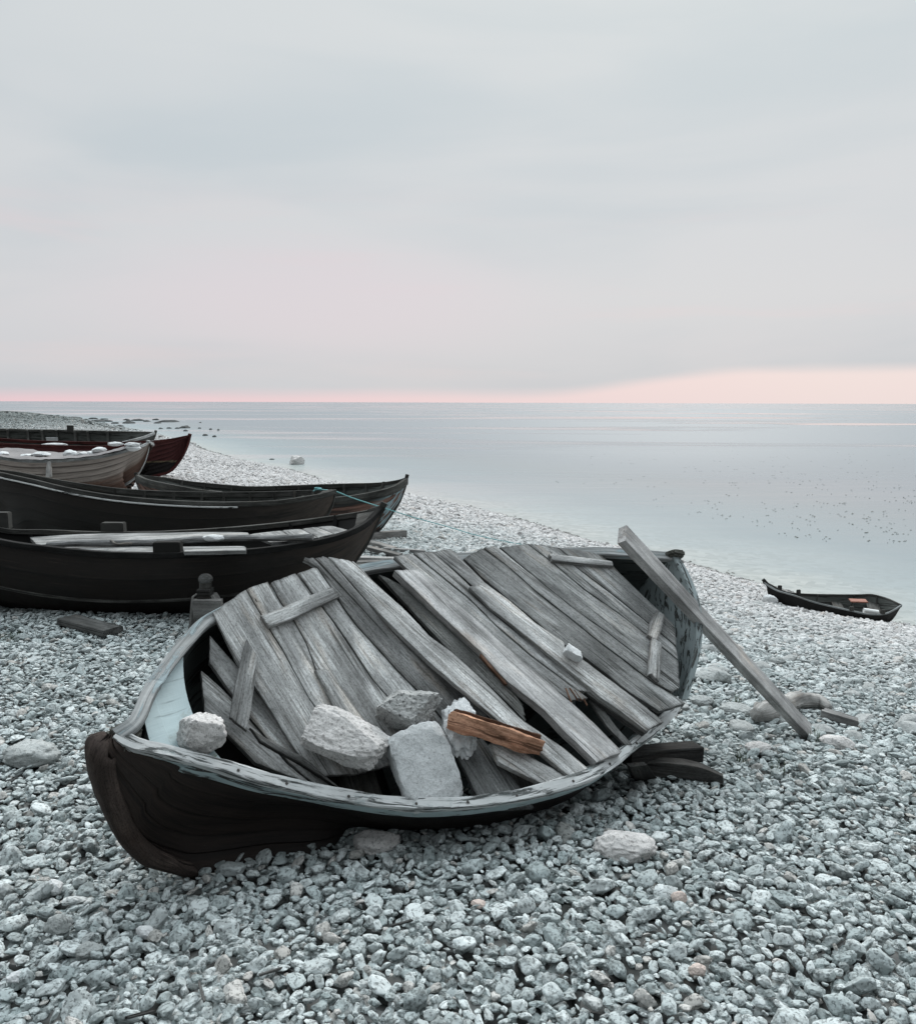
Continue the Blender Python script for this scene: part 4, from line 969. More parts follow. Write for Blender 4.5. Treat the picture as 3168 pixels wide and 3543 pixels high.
    for k, (x0, y0, x1, y1) in enumerate([(1310, 1062, 1352, 1150), (1338, 1065, 1395, 1140), (1365, 1075, 1430, 1150), (1400, 1085, 1462, 1172), (1325, 1080, 1345, 1120)]):
        plank('splinter', [(x0, y0), (x1 - 6, y1)], [(x0 + 13, y0 - 7), (x1 + 4, y1 - 5)], lift(PM, .004 - .003 * k), .006, M['raw'], parent=snapped, org=c3, nu=10, nv=3, rag=(.004, .01))
M['raw'] = mat_wood('raw_torn_wood', (.50, .30, .21), (.16, .085, .06), var=.2)
M['plank_mossy'] = mat_wood('mossy_plank', (.60, .605, .60), (.075, .075, .07), blotch=.75, crack=.8)
M['plank_mossier'] = mat_wood('mossier_plank', (.36, .36, .35), (.04, .04, .036), blotch=.8, crack=.9)
M['plank_low'] = mat_wood('sunken_plank', (.26, .265, .265), (.055, .055, .053), blotch=.6, crack=.8)
build_planks()

# ------------------------------------------------------------------ stones
def rock(name, label, cat, c, size, rot=(0, 0, 0), seed=0, mat=None, sub=5, box_=1.0, facets=7, fd=(.7, .95), amp=.16, rough=.05, group=None, kind_f=.9, parent=None, frq=1.5):
    rs = np.random.default_rng(seed); off = rs.uniform(0, 100, 3)
    bm = bmesh.new(); bmesh.ops.create_icosphere(bm, subdivisions=sub, radius=1)
    pls = [(unit(rs.normal(size=3)), rs.uniform(*fd)) for _ in range(facets)]
    if box_ < 1:                                                        # broken block: six rough faces
        pls += [(unit(np.array(a) + rs.normal(0, .12, 3)), rs.uniform(.78, .95) * box_ ** .3) for a in ((1, 0, 0), (-1, 0, 0), (0, 1, 0), (0, -1, 0), (0, 0, 1), (0, 0, -1))]
    R0 = 1.22 if box_ < 1 else 1.0
    Rm = np.array(Matrix.Rotation(rot[2], 3, 'Z') @ Matrix.Rotation(rot[1], 3, 'Y') @ Matrix.Rotation(rot[0], 3, 'X'))
    V = []
    for v in bm.verts:
        p = np.array(v.co); p = p * R0 * (1 + amp * fbm(p * frq + off, 3))
        for nn, dd in pls:
            e = p @ nn - dd * (1 + .05 * fbm(p * 3 + off, 2))
            if e > 0: p = p - nn * e * kind_f
        q = p * 5 + off
        p = p * (1 + rough * fbm(q, 4) + rough * .55 * fbm(p * 15 + off, 3) - rough * .9 * max(0, fbm(p * 7 + off * 2, 3) - .18))
        V.append(Rm @ (p * np.array(size)) + np.array(c))
    Fc = [[v.index for v in f.verts] for f in bm.faces]; bm.free()
    f = np.eye(4); f[:3, :3] = Rm; f[:3, 3] = c
    o = mesh_obj(name, V, Fc, mat, parent, frame=f, smooth=True)
    if label: tag(o, label, cat, group)
    return o
def tilt_to(n, yaw=0):
    """euler (x,y,z) that turns local z onto n"""
    q = Vector((0, 0, 1)).rotation_difference(Vector(n)) @ Matrix.Rotation(yaw, 3, 'Z').to_quaternion()
    e = q.to_euler('XYZ'); return tuple(e)
def build_wreck_stones():
    nL, nM = PL[1], PM[1]
    p = onplane(690, 2552, *lift((WB.N[10], -WB.dm), -.085))
    rock('stone', 'jagged pale stone wedged in the painted bow of the wreck', 'stone', p, (.074, .058, .074), (.3, .2, .9), 11, M['stone_pale'], facets=8, fd=(.68, .95), box_=.95)
    p = onplane(1190, 2556, *lift(PL, .065))
    rock('stone', 'largest pale rough stone on the wreck, broad and flat like a loaf', 'stone', p, (.168, .092, .062), tilt_to(nL * .7 + np.array([0, -.2, .4]), -.12), 23, M['stone_pale'], sub=6, facets=9, fd=(.72, 1.0), amp=.14, box_=.9, rough=.05)
    p = onplane(1400, 2452, *lift(PL, .055))
    rock('stone', 'grey speckled pointed stone behind the smooth slab', 'stone', p, (.135, .08, .068), tilt_to(nL, .25), 31, M['stone_speck'], sub=6, facets=9, fd=(.62, .95), amp=.16, box_=.95, rough=.06)
    p = onplane(1462, 2652, *lift(PL, .075))
    rock('stone', 'smooth light slab of stone leaning on the near rail', 'stone', p, (.158, .125, .062), tilt_to(nL, -1.0), 42, M['stone_slab'], sub=6, facets=4, fd=(.85, 1.05), amp=.05, box_=.9, rough=.022)
    p = onplane(1590, 2520, *lift(PL, .07))
    rock('stone', 'white knobbly lump of stone beside the orange split log', 'stone', p, (.07, .11, .066), tilt_to(nL, .15), 57, M['stone_white'], sub=6, facets=3, fd=(.75, .95), amp=.30, rough=.03, frq=2.1)
    p = onplane(1985, 2262, *lift(PM, .05))
    rock('stone', 'small white angular stone alone on a long plank', 'stone', p, (.048, .036, .03), tilt_to(nM, -.5), 63, M['stone_white'], facets=10, fd=(.55, .85), amp=.08, box_=.8)
build_wreck_stones()

def bar(name, a, b, wv, hv, mat, n=24, jit=.002, ends=(0, 0), label=None, cat=None, parent=None, group=None, taper=None, bend=None):
    """squared timber from a to b; wv/hv are its half width and half height vectors"""
    a, b, wv, hv = map(lambda q: np.asarray(q, float), (a, b, wv, hv)); ax = unit(b - a); L_ = np.linalg.norm(b - a)
    prof = [(-1, -.9), (-.94, -1), (.94, -1), (1, -.9), (1, .9), (.94, 1), (.5, 1.0), (0, 1.0), (-.5, 1.0), (-.94, 1), (-1, .9)]
    V = []; k = len(prof); sd = rng.uniform(0, 50)
    for i in range(n):
        q = i / (n - 1); p = a + (b - a) * q; sc = 1 if taper is None else np.interp(q, np.linspace(0, 1, len(taper)), taper)
        if bend is not None: p = p + np.asarray(bend) * 4 * q * (1 - q)
        for (x, y) in prof:
            w_ = p + wv * x * sc + hv * y * sc
            w_ = w_ + unit(wv) * jit * fbm((q * L_ * 10, x + sd, y)) + unit(hv) * jit * fbm((q * L_ * 10, x + sd + 9, y))
            if i == 0: w_ = w_ - ax * ends[0] * (fbm((x * 3, y * 3, sd)) + .3)
            if i == n - 1: w_ = w_ + ax * ends[1] * (fbm((x * 3, y * 3, sd + 4)) + .3)
            V.append(w_)
    Fc = grid_faces(n, k, True)
    for i0, rev in ((0, True), (n - 1, False)):
        f = tuple(range(i0 * k, i0 * k + k)); Fc.append(f[::-1] if rev else f)
    V = [np.asarray(v) for v in V]
    o = mesh_obj(name, V, Fc, mat, parent, frame=frame_of((a + b) / 2, ax, hv))
    bm = bmesh.new(); bm.from_mesh(o.data); bmesh.ops.recalc_face_normals(bm, faces=bm.faces); bm.to_mesh(o.data); bm.free()
    if label: tag(o, label, cat, group)
    return o
def build_timbers():
    # split log on the boards: pale split face, dark bark back
    pl = lift(PM, .026); a, b = onplane(1562, 2500, *pl), onplane(1862, 2588, *pl); n = PM[1]; lat = unit(np.cross(n, b - a))
    if lat[1] > 0: lat = -lat
    lr = thing('split_log', 'short split log with a raw orange face lying on the boards', 'log', (a + b) / 2)
    fr = unit(lat * .55 + n * .8); dn = unit(np.cross(fr, b - a))
    bar('split_face', a + n * .012, b + n * .004, dn * .034, fr * .016, M['log'], ends=(.03, .02), parent=lr, taper=[.92, 1, 1, 1, .8], jit=.009, n=40)
    bar('bark', a - lat * .024 - n * .006, b - lat * .024 - n * .012, dn * .036, fr * .016, M['bark'], ends=(-.01, .006), parent=lr, taper=[.95, 1, 1, 1, .9], jit=.006)
    # the long beam leaning over the stern
    foot = onground(2795, 2535, .02); yy = 3.56
    top = u(1236, 1062, yy - .06)
    ax = unit(top - foot); wv = unit(np.cross(ax, [.4, -.62, .68])); hv = unit(np.cross(wv, ax)); hv = hv if hv[2] > 0 else -hv
    wv = wv * .047; hv = hv * .021
    bar('beam', foot, top, wv, hv, M['beam'], n=60, jit=.0012, label='long squared grey beam leaning diagonally over the stern of the wreck', cat='beam')
    # timbers under the stern quarter
    g = 'timbers propping the wreck'
    def og(x, y, l=0): return onground(c4[0] + x / 2, c4[1] + y / 2, l)
    a, b = og(1130, 1640, .09), og(1625, 1600, .045)
    bar('beam', a, b, unit(np.cross([0, 0, 1], b - a)) * .04, np.array([0, 0, .035]), M['plank_black'], label='blackened squared beam end sticking out from under the stern', cat='beam', group=g)
    a, b = og(1240, 1720, .03), og(1800, 1790, .02)
    bar('rib_timber', a, b, unit(np.cross([0, 0, 1], b - a)) * .03, np.array([0, 0, .032]), M['plank_black'], bend=(0, 0, .022), taper=[1, 1, 1, .9, .45], label='blackened curved boat rib lying on the pebbles in front of the beam', cat='timber', group=g)
    a, b = og(1265, 1800, -.02), og(1205, 1690, .17)
    bar('prop', a, b, (.045, .01, 0), (.006, -.02, 0), M['plank_black'], taper=[1.1, 1.0, .8], label='short dark prop board standing under the near rail by the stern', cat='prop', group=g)
M['beam'] = mat_wood('grey_beam', (.70, .685, .675), (.30, .29, .285), crack=.5, blotch=.3, var=.04)
build_timbers()

# ------------------------------------------------------------------ what lies in and on the other boats
ZU = 1 / K18
def in_boat_A():
    iN = make_stations(A, (.12, .2, .3, .4, .5)); PA = fitplane([A.N[i] + np.array([0, .03, .0]) for i in iN] + [A.G[i] + np.array([0, -.03, .0]) for i in iN])
    pk = M['boat_board']; g = 'boards and poles lying in the black boat'
    a = dict(org=(0, 0), zoom=ZU, group=g)
    plank('plank', [(73, 1082), (229, 1077), (320, 1070.5), (421, 1065), (494, 1062)], [(59, 1066), (160, 1061), (275, 1058), (412, 1056.5), (492, 1057)], lift(PA, .01), .03, pk, 'widest light grey plank lying along the far side of the black boat', 'plank', **a)
    plank('plank', [(128, 1091), (230, 1096.5), (302, 1097), (485, 1093)], [(118, 1086), (230, 1086), (302, 1086), (486, 1084.5)], lift(PA, -.01), .025, M['boat_board'], 'light board along the near rail of the black boat, behind the oar block', 'board', **a)
    plank('board', [(366, 1095.5), (420, 1095), (488, 1093)], [(364, 1089), (420, 1087.5), (488, 1086)], lift(PA, .022), .025, pk, 'short board end on the near rail right of the oar block', 'board', nu=24, **a)
    # fore deck of short boards across the bow
    dr = thing('bow_boards', 'light grey boards laid side by side across the bow of the black boat', 'boards', u(590, 1062, 6.4), g)
    Tp, Bt = [(500, 1060), (560, 1053.5), (600, 1050.5), (630, 1047), (660, 1044.5)], [(540, 1079), (590, 1073), (632, 1068), (664, 1060.5), (694, 1053)]
    Tp = [(495, 1061)] + Tp[1:]; prev = None
    for k in range(4):
        plank('board', [Tp[k], Bt[k]], [Tp[k + 1], Bt[k + 1]], lift(PA, -.012 + .002 * k), .02, pk, parent=dr, org=(0, 0), zoom=ZU, nu=20)
    p0, p1 = onplane(95 * K18, 1083.5 * K18, *lift(PA, .02)), onplane(622 * K18, 1066 * K18, *lift(PA, .02))
    n = 40; pth = np.linspace(p0, p1, n) + np.array([[0, 0, .006 * math.sin(i * .3)] for i in range(n)]); ax = unit(p1 - p0); s1 = unit(np.cross(ax, [0, 0, 1])); s2 = np.cross(s1, ax)
    o = sweep('pole', pth, s1, s2, [(.024 * math.cos(k / 10 * 6.2832), .024 * math.sin(k / 10 * 6.2832)) for k in range(10)], M['pole'], None, jit=.003)
    tag(o, 'long round grey pole lying lengthwise in the black boat', 'pole', g)
    rock('stone', 'small pale flat stone lying on the boards in the black boat', 'stone', onplane(425 * K18, 1069.5 * K18, *lift(PA, .035)), (.085, .04, .026), (0, 0, 0), 71, M['stone_white'], sub=4)
    pts = [onplane(x * K18, y * K18, *lift(PA, .03 + z)) for x, y, z in [(214, 1075, .0), (222, 1075, .012), (228, 1080, .02), (236, 1082, .012), (246, 1080.5, .01), (262, 1080, .0)]]
    o = tube('rope_end', pts, .008, M['rope_dark']); tag(o, 'short dark knotted rope end on the boards of the black boat', 'rope')
def tube(name, pts, r, mat, n=40, m_=8, parent=None):
    P = curve(pts, n); tg = np.gradient(P, axis=0); tg /= np.linalg.norm(tg, axis=1)[:, None]
    s1 = np.cross(tg, [0, 0, 1.0]); s1 /= np.linalg.norm(s1, axis=1)[:, None] + 1e-9; s2 = np.cross(s1, tg)
    return sweep(name, P, s1, s2, [(r * math.cos(k / m_ * 6.2832), r * math.sin(k / m_ * 6.2832)) for k in range(m_)], mat, parent, smooth=True)
M['pole'] = mat_wood('grey_pole', (.40, .40, .40), (.12, .12, .12), src='uv', var=.05)
t = NT('dark_rope'); M['rope_dark'] = t.fin((.12, .11, .10), .95)
t = NT('turquoise_rope'); M['rope'] = t.fin(t.mix(t.noise(t.map(t.coord('uv'), (300, 60, 1)), 1, 3, .5), (.09, .28, .30), (.19, .42, .43)), .7)
in_boat_A()
def on_boat_D():
    b = D_; ns = len(b.t); ii = [i for i in range(ns) if .05 < b.t[i] < .97]; V = []; nc = 15
    for k, i in enumerate(ii):
        a, c = b.N[i], b.G[i]; tt = b.t[i]
        for j in range(nc):
            q = -.06 + 1.1 * j / (nc - 1); p = a * (1 - q) + c * q
            z = .055 - .05 * math.sin(math.pi * np.clip(q, 0, 1)) + .035 * fbm((p[0] * 2.2, p[1] * 2.2, 2)) + .015 * fbm((p[0] * 7, p[1] * 7, 2))
            if q < 0: z = .045 - .05 * abs(fbm((p[0] * 3, 1, 1))) - .02; p = p + np.array([0, -.01, 0])
            V.append(p + np.array([0, 0, z]))
    t = NT('sheet_cover'); c = t.coord('geo')
    mt = t.fin(t.mix(t.noise(c, 5, 6, .6), (.19, .175, .175), (.30, .285, .285)), .8, t.bump(t.noise(c, 14, 5, .6), .5, .03), .2)
    o = mesh_obj('tarpaulin', V, grid_faces(len(ii), nc), mt, smooth=True, uv=[(v[0], v[1]) for v in V])
    tag(o, 'grey sagging sheet spread over the pale clinker boat', 'tarpaulin')
    g = 'stones weighing down the sheet on the pale clinker boat'
    L = [(1042, 455, 120, 40, 'lower of two stacked stones at the bow end of the sheet'), (1040, 428, 105, 30, 'upper of two stacked stones at the bow end of the sheet'), (780, 470, 100, 38, 'smooth white stone beside the two stacked stones on the sheet'),
         (545, 500, 104, 50, 'tallest rounded white stone near the middle of the sheet'), (650, 506, 70, 36, 'small stone just right of the tallest stone on the sheet'), (720, 500, 70, 36, 'small stone between the smooth white stone and its smaller neighbour'), (325, 505, 130, 34, 'long flat white stone left of the tallest stone on the sheet'),
         (215, 516, 90, 28, 'thin flat stone left of the long flat white stone'), (24, 506, 80, 40, 'stone on the sheet at the left edge of the photo')]
    for k, (x, y, w_, h_, lb) in enumerate(L):
        ux, uy = x * .2525, 775.5 + y * .2525; yy = 13.75 + (.12 if k < 2 else 0); p = u(ux, uy, yy); s_ = yy / F / 2.275
        rock('stone', lb, 'stone', p, (w_ * s_ * .56, .11, h_ * s_ * .62), (0, 0, rng.uniform(-.2, .2)), 200 + k, M['stone_white'], sub=4, group=g)
    a, c = u(97, 948, 13.15), u(97.5, 917, 13.42)
    bar('stake', a, c, (.035, 0, 0), (0, .02, 0), M['rail_d'], taper=[1.2, 1.1, .7], label='short grey stake leaning upright against the side of the pale clinker boat', cat='stake')
    for k, (x, y, w_, lb) in enumerate([(430, 432, 210, 'long thin pale stone on the rail of the dark red boat'), (905, 424, 130, 'short thin pale stone on the rail of the dark red boat, toward its bow')]):
        p = u(x * .2525, 775.5 + y * .2525, 16.6); s_ = 16.6 / F / 2.275
        rock('stone', lb, 'stone', p, (w_ * s_ * .5, .08, .045), (0, 0, 0), 240 + k, M['stone_white'], sub=4)
M['rail_d'] = mat_wood('stake_wood', (.33, .32, .31), (.12, .115, .11))
on_boat_D()

def rope_line():
    end = onground(1060 * K18, 1086 * K18, .01); e_y = end[1]
    P = [(622, 976, 0), (632, 973.2, .02), (650, 974, .05), (664, 975.5, .09), (700, 989.5, .2), (746, 1004.5, .32), (778, 1014.5, .42), (824, 1029, .53), (890, 1047, .7), (947, 1064, .85), (1002, 1076, .94)]
    pts = [u(x, y, 8.42 + (e_y - 8.42) * q) for x, y, q in P] + [end]
    o = tube('mooring_rope', pts, .006, M['rope'], n=70); tag(o, 'thin turquoise rope stretched from the bow of the second boat down to the shingle', 'rope')
    c = u(632, 974, 8.42); pts = [c + np.array([.03 * math.cos(a), .03 * math.sin(a), .012 * a / 6]) for a in np.linspace(0, 11, 14)]
    o = tube('rope_knot', pts, .009, M['rope'], n=40); tag(o, 'turquoise rope knot on the bow of the second boat', 'knot')
rope_line()

# ------------------------------------------------------------------ wood and stones on the shingle
def shore_things():
    # launching cradle between the boats
    Y = 5.62; Q = lambda x, y, dy=0: aty(c1[0] + x / 2, c1[1] + y / 2, Y + dy)
    cr = thing('boat_cradle', 'small grey wooden cradle with a knobbed post between the wreck and the black boat', 'cradle', Q(820, 200) * np.array([1, 1, 0]))
    bar('side_board', Q(728, 240), Q(752, 15, .05), (.008, 0, 0), (0, .06, 0), M['rail_d'], parent=cr)
    bar('side_board', Q(925, 90), Q(878, 10, .05), (.010, 0, 0), (0, .05, 0), M['rail_d'], parent=cr)
    bar('cross_board', Q(742, 115, -.05), Q(935, 115, -.05), (0, .03, 0), (0, 0, .066), M['rail_d'], parent=cr)
    bar('block', Q(778, 40, .02), Q(866, 40, .02), (0, .05, 0), (0, 0, .07), M['plank_black'], parent=cr)
    pa, pb = Q(820, 20, .03), Q(822, -92, .03)
    pr = [(.042 * math.cos(k / 14 * 6.2832), .042 * math.sin(k / 14 * 6.2832)) for k in range(14)]
    sweep('post', np.linspace(pa, pb, 8), np.array([1., 0, 0]), np.array([0, 1., 0]), pr, M['rail_dark'], cr)
    rock('post_head', None, None, pb + np.array([0, 0, -.01]), (.062, .062, .05), (0, 0, 0), 5, M['rail_dark2'], sub=4, facets=2, amp=.05, parent=cr) if False else None
    bm = bmesh.new(); bmesh.ops.create_uvsphere(bm, u_segments=20, v_segments=12, radius=.05)
    V = [np.array(v.co) * (1, 1, .8) + pb for v in bm.verts]; Fc = [[v.index for v in f.verts] for f in bm.faces]; bm.free()
    mesh_obj('post_head', V, Fc, M['plank_dark'], cr, smooth=True)
    g = 'driftwood boards on the shingle'
    def gb(px, py, qx, qy, w_, h_, mat, lb, cat='board', la=.03, lc=.03, **k):
        a, c = onground(px, py, la), onground(qx, qy, lc); sd = unit(np.cross([0, 0, 1], c - a))
        return bar(cat.replace(' ', '_'), a, c, sd * w_, np.array([0, 0, h_]), mat, label=lb, cat=cat, group=g, ends=(.02, .02), **k)
    gb(232, 2143, 388, 2184, .075, .022, M['plank_dark'], 'dark plank lying on the pebbles beside the hull of the black boat', 'plank', .03, .04)
    gb(1270, 1858, 1396, 1847, .055, .05, M['rail_d'], 'short driftwood log end behind the stem of the black boat', 'log', .05, .05)
    gb(1268, 1872, 1362, 1900, .05, .02, M['rail_d'], 'weathered board slanting down just below the short log end', 'board', .05, .03)
    gb(1274, 1896, 1380, 1922, .05, .02, M['rail_d'], 'lower of two weathered boards slanting behind the wreck', 'board', .06, .04)
    gb(1330, 1899, 1470, 1908, .035, .015, M['driftwood'], 'thin pale lath lying behind the wreck', 'lath', .03, .04)
    gb(1222, 1930, 1372, 1934, .05, .015, M['driftwood'], 'flat pale board lying close behind the far rail of the wreck', 'board', .04, .04)
    gb(1225, 1946, 1375, 1945, .04, .015, M['rail_d'], 'grey board in front of the flat pale board behind the wreck', 'board', .05, .05)
    # bleached log behind the foot of the beam
    lg = [onground(2615, 2475, .05), onground(2680, 2452, .06), onground(2760, 2425, .055), onground(2830, 2425, .05), onground(2872, 2450, .04)]
    P = curve(lg, 40); tg = np.gradient(P, axis=0); tg /= np.linalg.norm(tg, axis=1)[:, None]; s1 = np.cross(tg, [0, 0, 1.]); s1 /= np.linalg.norm(s1, axis=1)[:, None]; s2 = np.cross(s1, tg)
    V = []; UV = []
    for i in range(40):
        r_ = np.interp(i / 39, [0, .1, .5, .85, 1], [.035, .058, .05, .042, .015])
        for j in range(17):
            a = j / 16 * 6.28318; rr = r_ * (1 + .22 * fbm((math.cos(a) * 1.5, math.sin(a) * 1.5, i * .22)) + .14 * fbm((math.cos(a) * 4, math.sin(a) * 4, i * .5)) + .1 * fbm((math.cos(a) * 9, math.sin(a) * 9, i * .25)))
            V.append(P[i] + s1[i] * rr * math.cos(a) + s2[i] * rr * math.sin(a)); UV.append((i * .02, j * .02))
    o = mesh_obj('driftwood_log', V, grid_faces(40, 17) + [tuple(range(16))[::-1], tuple(range(39 * 17, 39 * 17 + 16))], M['drift_uv'], uv=UV, smooth=True); tag(o, 'bleached crooked driftwood log lying behind the foot of the leaning beam', 'log')
    gb(2850, 2466, 2960, 2500, .03, .02, M['driftwood'], 'short bleached branch right of the crooked driftwood log', 'branch', .04, .03)
    for k, (x, y, dx, dy, lb) in enumerate([(690, 3405, 16, 55, 'short dark twig standing between pebbles near the bottom, left of middle'), (905, 3372, 60, -18, 'thin dark stick among the pebbles below the bow'), (450, 3520, 70, -18, 'thin dark stick at the bottom edge of the foreground'), (1370, 3200, 50, -14, 'thin dark stick among the pebbles in the middle foreground')]):
        gb(x, y, x + dx, y + dy, .0032, .0032, M['plank_dark'], lb, 'twig', .03, .034)
    # single stones that stand out from the shingle
    G2 = 'larger stones lying loose on the shingle'
    S = [(113, 2632, 190, .42, 'stone_grey', 'broad flat grey stone at the left edge beside the bow of the wreck'), (2160, 2950, 205, .42, 'stone_pale', 'large pinkish grey flat stone right of the wreck, alone on the pebbles'),
         (1300, 2935, 175, .4, 'stone_pale', 'flat stone half hidden under the near side of the wreck'), (2548, 2468, 112, .3, 'stone_grey', 'flat angular stone between the stern and the foot of the beam'),
         (2497, 2362, 60, .9, 'stone_grey', 'upright angular stone close behind the stern of the wreck'), (2440, 2350, 95, .3, 'stone_grey', 'flat dark stone against the stern of the wreck'),
         (2430, 2440, 80, .5, 'stone_grey', 'rough stone under the stern corner of the wreck'), (2348, 3127, 56, .8, 'stone_pink', 'small pinkish stone right of centre, higher of the two'),
         (2410, 3380, 60, .8, 'stone_pink', 'small pinkish stone near the bottom edge, lower of the two'), (505, 3244, 66, .65, 'stone_white', 'smooth white oval pebble in the left foreground'),
         (55, 3406, 66, .65, 'stone_white', 'smooth white oval pebble at the lower left corner'), (1655, 3144, 52, .5, 'stone_pink', 'tan flat chip of stone in the middle foreground'),
         (2660, 2088, 55, .7, 'stone_white', 'pale rounded stone below the bow of the dark skiff'), (2790, 2225, 48, .6, 'stone_white', 'pale square stone on the upper beach right of the beam'),
         (2690, 2300, 62, .5, 'stone_grey', 'darker angular stone right of the middle of the beam'), (2895, 2585, 110, .4, 'stone_pale', 'pale flat stone right of the foot of the beam'),
         (2620, 2600, 90, .35, 'stone_pale', 'pale leaning flake of stone left of the foot of the beam'), (190, 3090, 70, .7, 'stone_white', 'pale rounded stone in the left foreground below the bow'),
         (200, 3230, 95, .8, 'stone_grey', 'larger pale grey stone left of the white oval pebble'), (310, 3310, 90, .6, 'stone_grey', 'flat brownish stone below the larger pale grey stone')]
    for k, (px, py, w_, hr, mt, lb) in enumerate(S):
        p = onground(px, py, .0); d = (p - CAM) @ fw; r_ = w_ / F * d * .5
        rock('stone', lb, 'stone', p + np.array([0, 0, r_ * hr * .35 + .012]), (r_, r_ * .75, r_ * hr), (rng.uniform(-.1, .1), rng.uniform(-.1, .1), rng.uniform(-.5, .5)), 300 + k, M[mt], sub=5, group=G2)
    # more stones of the upper beach
    for k in range(34):
        px, py = rng.uniform(2300, 3150), rng.uniform(2020, 2560)
        p = onground(px, py)
        if shore_dist(p[:1], p[1:2])[0] < .1: continue
        d = (p - CAM) @ fw; r_ = rng.uniform(.05, .085)
        o = rock('stone', None, None, p + np.array([0, 0, r_ * .12]), (r_, r_ * rng.uniform(.6, .95), r_ * rng.uniform(.3, .6)), (rng.uniform(-.2, .2), rng.uniform(-.2, .2), rng.uniform(0, 3.1)), 500 + k, M['stone_beach'], sub=4)
        tag(o, 'flat pale stone among the pebbles of the right-hand upper beach', 'stone', 'flat stones of the right-hand upper beach')
    # boulder and rocks in the water
    p = atz(1026, 1606, SEA); o = rock('boulder', 'rounded grey boulder standing alone in the calm water', 'boulder', p + np.array([0, 0, .12]), (.34, .34, .27), (0, 0, .4), 401, M['stone_pale'], sub=5)
    p = atz(941, 1590, SEA); rock('boulder', 'small dark rock in the water left of the rounded boulder', 'boulder', p, (.13, .1, .05), (0, 0, 0), 402, M['stone_wet'], sub=4)
    GR = 'dark rocks awash off the far point'
    for k, (x, y, w_) in enumerate([(585, 222, 110), (735, 227, 70), (780, 247, 120), (850, 247, 70), (820, 230, 50), (995, 234, 50), (1015, 260, 95), (1085, 240, 90), (1155, 247, 60), (1225, 234, 50), (1330, 250, 170), (1240, 260, 60),
                                    (1265, 304, 30), (1330, 302, 40), (1395, 302, 40), (1455, 298, 90), (1465, 287, 40), (1570, 302, 25), (1657, 310, 25), (1718, 315, 20), (1460, 322, 30), (1615, 358, 40), (1690, 367, 30), (1575, 257, 20), (690, 240, 40), (910, 262, 60), (940, 285, 60), (880, 290, 70), (1010, 245, 40), (700, 262, 60)]):
        p = atz(x / 2.275, 1350 + y / 2.275, SEA); d = p[1]; r_ = w_ / 2.275 / F * d * .5
        o = rock('rock', None, None, p, (r_, r_ * .9 + .2, min(.10 + r_ * .22, .3)), (0, 0, rng.uniform(-.3, .3)), 420 + k, M['stone_wet'], sub=4)
        tag(o, 'low dark rock awash off the far point', 'rock', GR)
    # weed floating in flecks on the water to the right
    V, Fc = [], []
    for k in range(430):
        ux = 1000 + 820 * rng.random() ** .75; uy = 895 + 185 * rng.random() ** .9
        if uy > 900 + (ux - 900) * .22 + 20 or rng.random() > .25 + .75 * (ux - 1000) / 820: continue
        p = atz(ux * K18, uy * K18, SEA + .006)
        if shore_dist(p[:1], p[1:2])[0] > -1.5: continue
        for q in range(rng.integers(1, 4)):
            c = p + np.array([rng.normal(0, .07), rng.normal(0, .12), 0]); r_ = rng.uniform(.008, .034); o0 = len(V); m_ = 7
            V += [c + np.array([r_ * rng.uniform(.5, 1.4) * math.cos(a), r_ * rng.uniform(.4, 1.) * math.sin(a), 0]) for a in np.linspace(0, 6.283, m_ + 1)[:-1]]
            V.append(c + np.array([0, 0, .012])); Fc += [(o0 + i, o0 + (i + 1) % m_, o0 + m_) for i in range(m_)]
    t = NT('seaweed'); mt = t.fin((.10, .105, .095), .6)
    o = mesh_obj('seaweed', V, Fc, mt); tag(o, 'dark flecks of seaweed floating on the calm water at right', 'seaweed', kind='stuff')
    # sparse grass
    t = NT('grass_blade'); mg = t.fin(t.mix(t.coord('obj') if False else t.n.new('ShaderNodeObjectInfo').outputs['Random'], (.05, .075, .03), (.07, .09, .045)), .7)
    for k, (px, py, nb, hh, lb) in enumerate([(28, 2212, 60, .05, 'low green tuft of shore plants at the left edge below the black boat'), (2540, 2440, 14, .07, 'sparse grass sprig on the flat stone by the stern'), (2810, 2560, 16, .06, 'sparse grass sprig at the foot of the leaning beam'), (2560, 2640, 16, .07, 'sparse grass sprig among pebbles in front of the beam'), (2690, 2680, 14, .07, 'sparse grass sprig among pebbles, farthest right of the sprigs')]):
        p = onground(px, py); V, Fc = [], []
        for q in range(nb):
            b0 = p + np.array([rng.normal(0, .05 if nb > 30 else .018), rng.normal(0, .05 if nb > 30 else .018), 0]); a = rng.uniform(0, 6.28); ln = hh * rng.uniform(.5, 1.2); lean = rng.uniform(.1, .7); w_ = .0022
            dr = np.array([math.cos(a), math.sin(a), 0]); sd = np.array([-math.sin(a), math.cos(a), 0]); o0 = len(V)
            for i in range(5):
                s_ = i / 4; c = b0 + dr * lean * ln * s_ ** 2 + np.array([0, 0, ln * s_]); V += [c - sd * w_ * (1 - s_ * .9), c + sd * w_ * (1 - s_ * .9)]
            Fc += [(o0 + 2 * i, o0 + 2 * i + 1, o0 + 2 * i + 3, o0 + 2 * i + 2) for i in range(4)]
        o = mesh_obj('grass_tuft', V, Fc, mg); tag(o, lb, 'grass')
M['drift_uv'] = mat_wood('driftwood_log', (.50, .49, .475), (.17, .16, .15), src='uv', crack=.5, blotch=.6)
M['stone_beach'] = mat_rock('upper_beach_stone', (.46, .47, .465), (.33, .345, .34), (.12, .12, .12), .9, .7)
shore_things()

